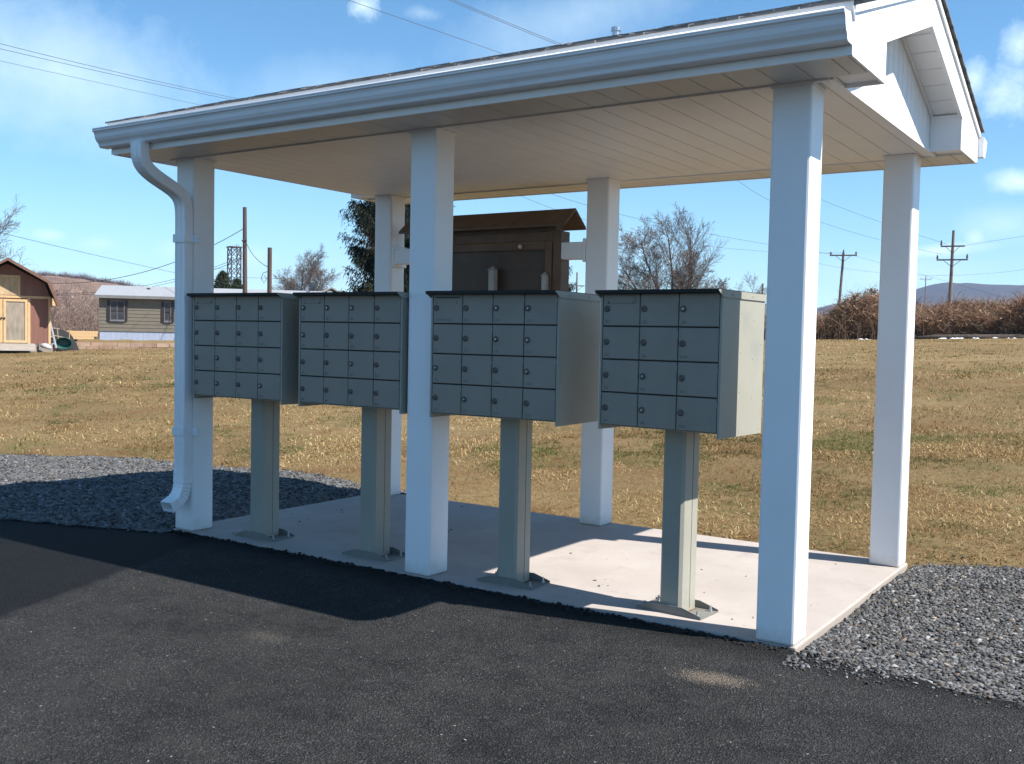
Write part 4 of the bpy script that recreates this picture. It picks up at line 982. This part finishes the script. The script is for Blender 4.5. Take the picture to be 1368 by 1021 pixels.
# green wheelbarrow tipped on its nose
p = at(85, 467, 36.6); wb = empty('wheelbarrow', p, view_yaw(80), 'green wheelbarrow tipped up beside the shed', 'wheelbarrow')
M['green'] = simple('green_barrow_paint', (.010, .070, .055), .4, var=.15)
c = MB(); tub = [(.13, .02), (.24, .08), (.30, .22), (.31, .36), (.285, .36), (.27, .22), (.21, .10), (.10, .05)]
vs = []; nn_ = 18
for r_, h_ in tub:
    for j in range(nn_): vs.append((r_*1.05*math.cos(2*PI*j/nn_), .10-h_*.8, .27+r_*.80*math.sin(2*PI*j/nn_)-.02*h_))
c.add(vs, [(i*nn_+j, i*nn_+(j+1) % nn_, (i+1)*nn_+(j+1) % nn_, (i+1)*nn_+j) for i in range(len(tub)-1) for j in range(nn_)]+[tuple(range(nn_)), tuple((len(tub)-1)*nn_+j for j in range(nn_))])
c.build('tub', M['green'], wb, smooth=True); wb.scale = (.8, .8, .8)
for s in (-1, 1):
    c = MB(); c.tube([(s*.10, .12, .03), (s*.20, .20, .35), (s*.24, .12, .82)], .020, 6); c.build('handle', M['wood'], wb)
c = MB(); c.lathe([(.04, -.035), (.14, -.035), (.15, 0), (.14, .035), (.04, .035)], (0, .26, .16), 'x', 16); c.build('wheel', M['hood'], wb)
# black tarp over a heap
p = at(70, 466, 37.6); tp = ground_at(70, 37.6)
c = MB(); nx_, ny_ = 15, 11; vs = []
for i in range(nx_):
    for j in range(ny_):
        a_ = i/(nx_-1)*2-1; b_ = j/(ny_-1)*2-1
        e_ = max(abs(a_), abs(b_)); h_ = (.66-.18*max(0, a_))*(1-max(0, (e_-.55)/.45)**1.6)+.05*math.sin(i*1.7+j)*(1-e_)
        vs.append((a_*(.58+.1*(1-h_)), b_*.5, h_-.05 if e_ > .99 else h_))
c.add(vs, [(i*ny_+j, (i+1)*ny_+j, (i+1)*ny_+j+1, i*ny_+j+1) for i in range(nx_-1) for j in range(ny_-1)])
M['tarp'] = simple('black_tarp', (.010, .010, .012), .85, var=.3, scale=8)
o = c.build('covered_heap', M['tarp'], smooth=True); o.location = at(77, 466, 37.6); o.rotation_euler.z = view_yaw(70); tag(o, 'heap under a black tarp behind the ladder beside the shed', 'tarp')
for (u0, v0, u1, v1, lb, dd_) in ((63, 438, 80, 440, 'thin pale pole lying highest across the black tarp', 37.0), (64, 447, 88, 452, 'pale board end lying lowest across the black tarp', 36.95)):
    c = MB(); a_ = at(u0, v0, dd_); b_ = at(u1, v1, dd_); c.tube([a_, (a_+b_)/2+Vector((0, 0, .005)), b_], .022, 6); tag(c.build('pole_offcut', M['paleboard']), lb, 'pole')
# pale sack by the shed corner
p = at(61, 465, 35.7); c = MB(); c.lathe([(.02, 0), (.13, .02), (.16, .08), (.12, .16), (.05, .20), (.01, .21)], (0, 0, 0), 'z', 12)
M['sackm'] = simple('grubby_white_sack', (.42, .42, .42), .8)
o = c.build('sack', M['sackm'], smooth=True); o.location = (p.x, p.y, p.z-.02); o.scale = (1.3, .8, .8); o.rotation_euler = (0, .25, .4); tag(o, 'small white sack slumped at the shed corner', 'sack')
# stacked pale planks
p = ground_at(108, 47); st = empty('plank_stack', (p.x, p.y, at(108, 457, 47).z), view_yaw(108), 'stack of pale new planks behind the raised bed', 'lumber')
c = MB(); c.box(-.66, .62, .05, .5, -.3, .11); c.build('bearer', M['hood'], st)
for k, (z0, z1, x0, x1) in enumerate(((.115, .235, -.70, .52), (.24, .36, -.66, .66), (.365, .47, -.72, .68))):
    c = MB(); c.box(x0, x1, 0, .5, z0, z1); c.build('plank', M['wood'], st)
# raised bed with block walls
p = at(97, 466, 39.0); bed = empty('raised_bed', p, view_yaw(160)+.035, 'long low raised bed walled with brown concrete blocks', 'raised bed')
M['block'] = simple('brown_wall_block', (.30, .20, .145), .9, var=.3, scale=2.3, bumpy=.3, bscale=25)
c = MB(); X = 0
for row in range(2):
    x = .0 if row == 0 else .14
    while x < 9.2:
        L_ = .43+.03*random.random(); j_ = random.random()*.02
        c.box(x, x+L_-.022, j_+.035*row, .22+j_, row*.15-.06, row*.15+.082-.008*random.random(), random.randint(0, 2)); x += L_
    y = .23
    while y < 2.3: c.box(.0+.02*row, .2, y, y+.42, row*.15-.06, row*.15+.08); y += .44
M['block_b'] = simple('grey_wall_block', (.22, .165, .13), .9, var=.3, scale=3); M['block_c'] = simple('tan_wall_block', (.35, .25, .185), .9, var=.25, scale=3)
c.build('block_wall', [M['block'], M['block_b'], M['block_c']], bed)
nx_, ny_ = 60, 12; vs = []
for i in range(nx_):
    for j in range(ny_): vs.append((.15+8.9*i/(nx_-1), .2+2.2*j/(ny_-1), .215+.10*math.sin(PI*j/(ny_-1))**.7*(.6+.8*float(vnoise(np.array([i*.6]), np.array([j*.7]), 4)[0]))))
c = MB(); c.add(vs, [(i*ny_+j, (i+1)*ny_+j, (i+1)*ny_+j+1, i*ny_+j+1) for i in range(nx_-1) for j in range(ny_-1)]); c.build('soil', M['field'], bed, smooth=True)

# ------------------------------------------------------------------ mobile home
DT = 63.0; p = at(132, 456.5, DT); mh = empty('mobile_home', p, view_yaw(250)-.10, 'long olive-grey mobile home with white metal roof and pale blue skirting', 'mobile home')
PX = DT/F
M['clap'] = simple('olive_clapboard', (.165, .146, .112), .7, var=.08, scale=2)
M['roofwhite'] = simple('white_metal_roof', (.30, .305, .315), .4, var=.05, scale=1.2, stretch=(6, .6, 1))
M['eavegrey'] = simple('grey_eave_trim', (.20, .20, .20), .6)
M['skirt'] = simple('pale_blue_skirting', (.37, .42, .54), .6, var=.06)
M['shutter'] = simple('dark_shutter', (.028, .018, .020), .6)
M['glass'] = simple('dark_window_glass', (.05, .05, .055), .25, var=.6, scale=1.5, spec=.35)
M['framew'] = simple('pale_window_frame', (.17, .18, .20), .5)
LN = 13.9; DP = 4.2; HS = .62; HW_ = 2.62
c = MB(); c.box(0, LN, .03, DP, HS+.001, HW_)
k = HS
while k < HW_-.05: c.prism([(.029, k), (.014, k+.003), (.029, k+.20)], 'x', .002, LN-.002); k += .205
c.build('wall', M['clap'], mh)
c = MB(); c.box(.03, LN-.03, .05, DP-.05, -.2, HS)
for i in range(46): c.box(.05+i*.3, .065+i*.3, .040, .0495, -.2, HS)
c.build('skirting', M['skirt'], mh)
c = MB(); c.prism([(-.22, HW_+.001), (DP+.2, HW_+.001), (DP+.2, HW_+.05), (DP/2, HW_+.72), (-.22, HW_+.05)], 'x', -.22, LN+.25); rf = c.build('roof', M['roofwhite'], mh)
c = MB(); c.box(-.225, LN+.255, -.245, -.2205, HW_-.10, HW_+.07); c.build('eave_fascia', M['eavegrey'], rf)
c = MB(); c.lathe([(.10, 0), (.10, .14), (.14, .15), (.02, .22)], (5.6*.45, DP/2-.6, HW_+.40), 'z', 10); c.build('roof_vent', M['hood'], rf)
for x0, x1, dbl in ((.62, 1.40, True), (3.60, 3.97, False), (6.6, 7.4, True), (10.2, 10.9, True)):
    z0, z1 = HS+.62, HS+1.76
    c = MB(); fr = .032
    c.box(x0, x1, -.03, .003, z0, z0+.05); c.box(x0, x1, -.03, .003, z1-fr, z1)
    for a_ in (x0, x1-fr)+(((x0+x1)/2-.03,) if dbl else ()): c.box(a_, a_+fr, -.0295, .003, z0+.051, z1-fr-.001)
    wn = c.build('window', M['framew'], mh)
    c = MB(); c.box(x0+.02, x1-.02, -.007, -.003, z0+.02, z1-.02); c.build('pane', M['glass'], wn)
    c = MB(); c.box(x0+fr, x1-fr, -.0285, -.008, (z0+z1)/2-.018, (z0+z1)/2+.018); c.build('meeting_rail', M['shutter'], wn)
    for a_, b_ in ((x0-.16, x0-.004), (x1+.004, x1+.16)):
        c = MB(); c.box(a_, b_, -.03, .002, z0-.03, z1+.02); c.build('shutter', M['shutter'], wn)
    c = MB(); c.box(x0-.02, x1+.02, -.05, .003, z0-.05, z0-.001); c.build('sill', M['framew'], wn)
# gabled porch roof and satellite dish at the right end
c = MB(); c.prism([(12.2, HW_+.30), (13.15, HW_+.86), (14.2, HW_+.30), (14.2, HW_+.22), (13.15, HW_+.78), (12.2, HW_+.22)], 'y', -1.4, DP/2-.3)
c.build('porch_roof', M['roofwhite'], mh)
for x in (12.35, 14.0):
    c = MB(); c.box(x-.05, x+.05, -1.35, -1.25, -.1, HW_+.24); c.build('porch_post', M['framew'], mh)
c = MB(); xx = (393-132)*PX
c.tube([(xx+.12, .2, HW_+.0), (xx+.10, .2, HW_+.25), (xx-.05, .1, HW_+.55), (xx-.10, .05, HW_+.62)], .03, 7); dsh = c.build('dish_mast', M['alu'], rf)
c = MB(); cc = Vector((xx-.20, .0, HW_+.80)); nrm = Vector((-.75, -.55, .45)).normalized(); aa = nrm.orthogonal().normalized(); bb_ = nrm.cross(aa); vs = []
for r_ in (.04, .16, .28, .36):
    for j in range(16): vs.append(cc+nrm*(r_*r_*.9)+(aa*math.cos(2*PI*j/16)+bb_*math.sin(2*PI*j/16))*r_)
c.add(vs, [(i*16+j, i*16+(j+1) % 16, (i+1)*16+(j+1) % 16, (i+1)*16+j) for i in range(3) for j in range(16)]+[tuple(range(16))])
c.tube([cc, cc+nrm*.45-Vector((0, 0, .12))], .015, 5); c.build('dish', M['framew'], dsh, recalc=False)

# ------------------------------------------------------------------ utility poles and the lattice tower
def pole(u, vtop, d, r0, r1, m_, label, arms=(), lean=0, name='utility_pole', group='utility poles', extra=None):
    t = at(u, vtop, d); gz_ = ground_z(t.x, t.y)-.5
    root = empty(name, (t.x, t.y, gz_), view_yaw(u), label, 'utility pole', group); h = t.z-gz_
    c = MB(); c.tube([(-lean*h, 0, 0), (-lean*h*.5, 0, h*.5), (0, 0, h)], [r0, (r0+r1)/2, r1], 10); c.build('shaft', m_, root)
    for dz, half, off, ins in arms:
        c = MB(); z = h-dz; xo = -lean*dz
        c.box(xo-half+off, xo+half+off, -r1-.13, -r1-.015, z-.06, z+.06); a = c.build('crossarm', M['polegrey'], root)
        b_ = MB()
        for s in (-1, 1): b_.tube([(xo+s*half*.55+off, -r1-.07, z-.06), (xo, -r1-.07, z-.60)], .022, 5)
        b_.build('brace', M['steel'], a)
        for x, hh_ in ins:
            b_ = MB(); b_.lathe([(.03, .061), (.03, .10), (.09, .105), (.10, .18), (.06, .22), (.08, .25), (.05, hh_)], (xo+off+x*half, -r1-.07, z), 'z', 9); b_.build('insulator', M['insul'], a)
    return root
pa = pole(327, 277, 58, .150, .105, M['pole'], 'tall bare wooden pole with loose wire coils near its top', lean=-.010)
h_ = at(327, 277, 58).z-(pa.location.z)
c = MB()
for k in range(3): c.tube([(-.40+.12*k, -.1, h_-2.05-.06*k), (-.52+.12*k, -.12, h_-2.35), (-.36+.12*k, -.12, h_-2.62), (-.22+.1*k, -.1, h_-2.45)], .018, 5)
c.build('wire_coil', M['wire'], pa)
c = MB(); c.tube([(-.15, -.12, h_-1.86), (.12, -.12, h_-1.80)], .05, 6); c.build('bracket', M['insul'], pa)
pb = pole(360.5, 331, 54, .125, .112, M['pole'], 'shorter bare wooden pole with no crossarm to the right of the tall one')
hb = at(360.5, 331, 54).z-pb.location.z
c = MB(); c.tube([(-.12, -.1, hb-1.25), (-.32, -.1, hb-1.32), (-.42, -.1, hb-1.6), (-.28, -.1, hb-1.85), (-.14, -.1, hb-1.6), (-.26, -.1, hb-1.45)], .018, 5); c.build('wire_coil', M['wire'], pb)
pc = pole(1127, 337.5, 100, .16, .11, M['polegrey'], 'utility pole with a single crossarm between the two right posts', arms=((.28, 1.22, 0, ((-.92, .34), (0.0, .52), (.92, .34))),), lean=.045)
pd_ = pole(1274, 308, 94, .19, .11, M['polegrey'], 'utility pole with two crossarms right of the rear right post', arms=((1.35, .95, 0, ((-.95, .5),)), (2.5, 1.22, 0, ((-.95, .40), (.95, .46)))), lean=.012)
pole(1237, 369, 320, .18, .12, M['polegrey'], 'tiny distant pole with one crossarm left of the two-armed pole', arms=((.9, 1.7, 0, ((-.8, .4), (.8, .4))),))
pole(771, 364, 120, .14, .09, M['polegrey'], 'distant thin pole glimpsed between notice board and rear middle post', arms=((1.6, .55, .35, ()),))
pole(1019, 379, 140, .17, .14, M['polegrey'], 'stub of a distant pole just left of the right front post')
# lattice tower
tt = at(313, 331, 230); gzt = ground_z(tt.x, tt.y)-1; tw = empty('lattice_tower', (tt.x, tt.y, gzt), view_yaw(313)+.4, 'distant steel lattice tower behind the bare wooden poles', 'tower'); ht = tt.z-gzt
c = MB(); hw = 1.05; nlev = 11
for sx_, sy_ in ((-1, -1), (1, -1), (1, 1), (-1, 1)): c.tube([(sx_*hw*1.12, sy_*hw*1.12, 0), (sx_*hw, sy_*hw, ht)], .14, 5)
c.build('legs', M['steel'], tw)
c = MB()
for k in range(nlev):
    z0, z1 = ht*k/nlev, ht*(k+1)/nlev
    for (ax_, ay_), (bx_, by_) in (((-1, -1), (1, -1)), ((1, -1), (1, 1)), ((1, 1), (-1, 1)), ((-1, 1), (-1, -1))):
        c.tube([(ax_*hw, ay_*hw, z0), (bx_*hw, by_*hw, z1)], .08, 4); c.tube([(bx_*hw, by_*hw, z0), (ax_*hw, ay_*hw, z1)], .08, 4)
c.build('bracing', M['steel'], tw)
c = MB(); c.box(-hw*1.25, hw*1.25, -hw*1.25, hw*1.25, ht, ht+.22); c.build('platform', M['steel'], tw)

# ------------------------------------------------------------------ overhead wires
def wire(pts, label, r=.011, group='overhead wires'):
    """pts: (u, v, distance): a sagging wire through those points"""
    P = [at(*p) for p in pts]
    if len(P) == 2: P = [P[0], (P[0]+P[1])/2-Vector((0, 0, (P[0]-P[1]).length*.012)), P[1]]
    a, b_, c_ = P; path = []
    k = (b_-a).length/((b_-a).length+(c_-b_).length); ctl = (b_-a*(1-k)**2-c_*k**2)/(2*k*(1-k))
    for i in range(25): t = i/24; path.append(a*(1-t)**2+ctl*2*t*(1-t)+c_*t*t)
    c = MB(); c.tube(path, r, 5); tag(c.build('power_line', M['wire']), label, 'wire', group)
wire([(-60, 43, 40), (180, 102, 46), (420, 152, 55)], 'upper of the two close wires crossing the sky at the upper left', .010)
wire([(-60, 51, 40), (180, 106, 46), (420, 155, 55)], 'lower of the two close wires crossing the sky at the upper left', .010)
wire([(-60, 68, 44), (120, 108, 48), (380, 165, 58)], 'single thin wire below the close pair in the upper left sky', .008)
wire([(400, -22, 30), (560, 33, 34), (780, 110, 40)], 'single wire passing above the middle of the shelter roof', .008)
wire([(540, -28, 30), (690, 35, 34), (900, 117, 40)], 'upper of the close pair of wires above the roof near the vent pipe', .008)
wire([(540, -25, 30), (690, 37.5, 34), (900, 121, 40)], 'lower of the close pair of wires above the roof near the vent pipe', .008)
wire([(-40, 301, 48), (110, 337, 60), (330, 384, 90)], 'thin wire slanting down from the left edge above the shed', .012)
wire([(40, 377, 80), (160, 371, 70), (325, 306, 58)], 'thick wire rising to the top coils of the tall bare pole', .020)
wire([(60, 393, 80), (180, 384, 70), (325, 342, 58)], 'wire rising lower on the tall bare pole, upper of two', .013)
wire([(60, 394.5, 80), (180, 387, 70), (325, 345, 58)], 'wire rising lower on the tall bare pole, lower of two', .013)
wire([(329, 324, 58), (340, 343, 56), (358, 357, 54)], 'short slack wire hanging between the two bare poles', .017)
wire([(240, 366, 120), (330, 371, 115), (440, 373, 110)], 'level wire passing behind the two bare poles', .015)
wire([(240, 361, 150), (290, 359, 150), (326, 361, 150)], 'sagging wire crossing the lattice tower', .02)
wire([(640, 219, 60), (783, 274, 75), (1113, 340, 100)], 'wire crossing under the eave to the left tip of the single crossarm', .014)
wire([(640, 236, 60), (829, 307, 75), (1126, 338, 100)], 'wire crossing under the eave to the middle of the single crossarm', .012)
wire([(960, 218, 60), (1097, 297, 80), (1258, 340, 94)], 'wire running to the lower left tip of the two-armed pole', .012)
wire([(1000, 215, 60), (1110, 272, 78), (1264, 326, 94)], 'wire running to the upper left tip of the two-armed pole', .012)
wire([(1138, 341, 100), (1250, 372, 90), (1420, 420, 80)], 'faint wire falling away right of the single crossarm', .008)
wire([(1290, 328, 94), (1340, 320, 92), (1420, 308, 90)], 'wire leaving the upper crossarm towards the right edge', .010)
wire([(1093, 352, 110), (1230, 368, 110), (1420, 352, 110)], 'faint level wire crossing behind both crossarm poles', .010)
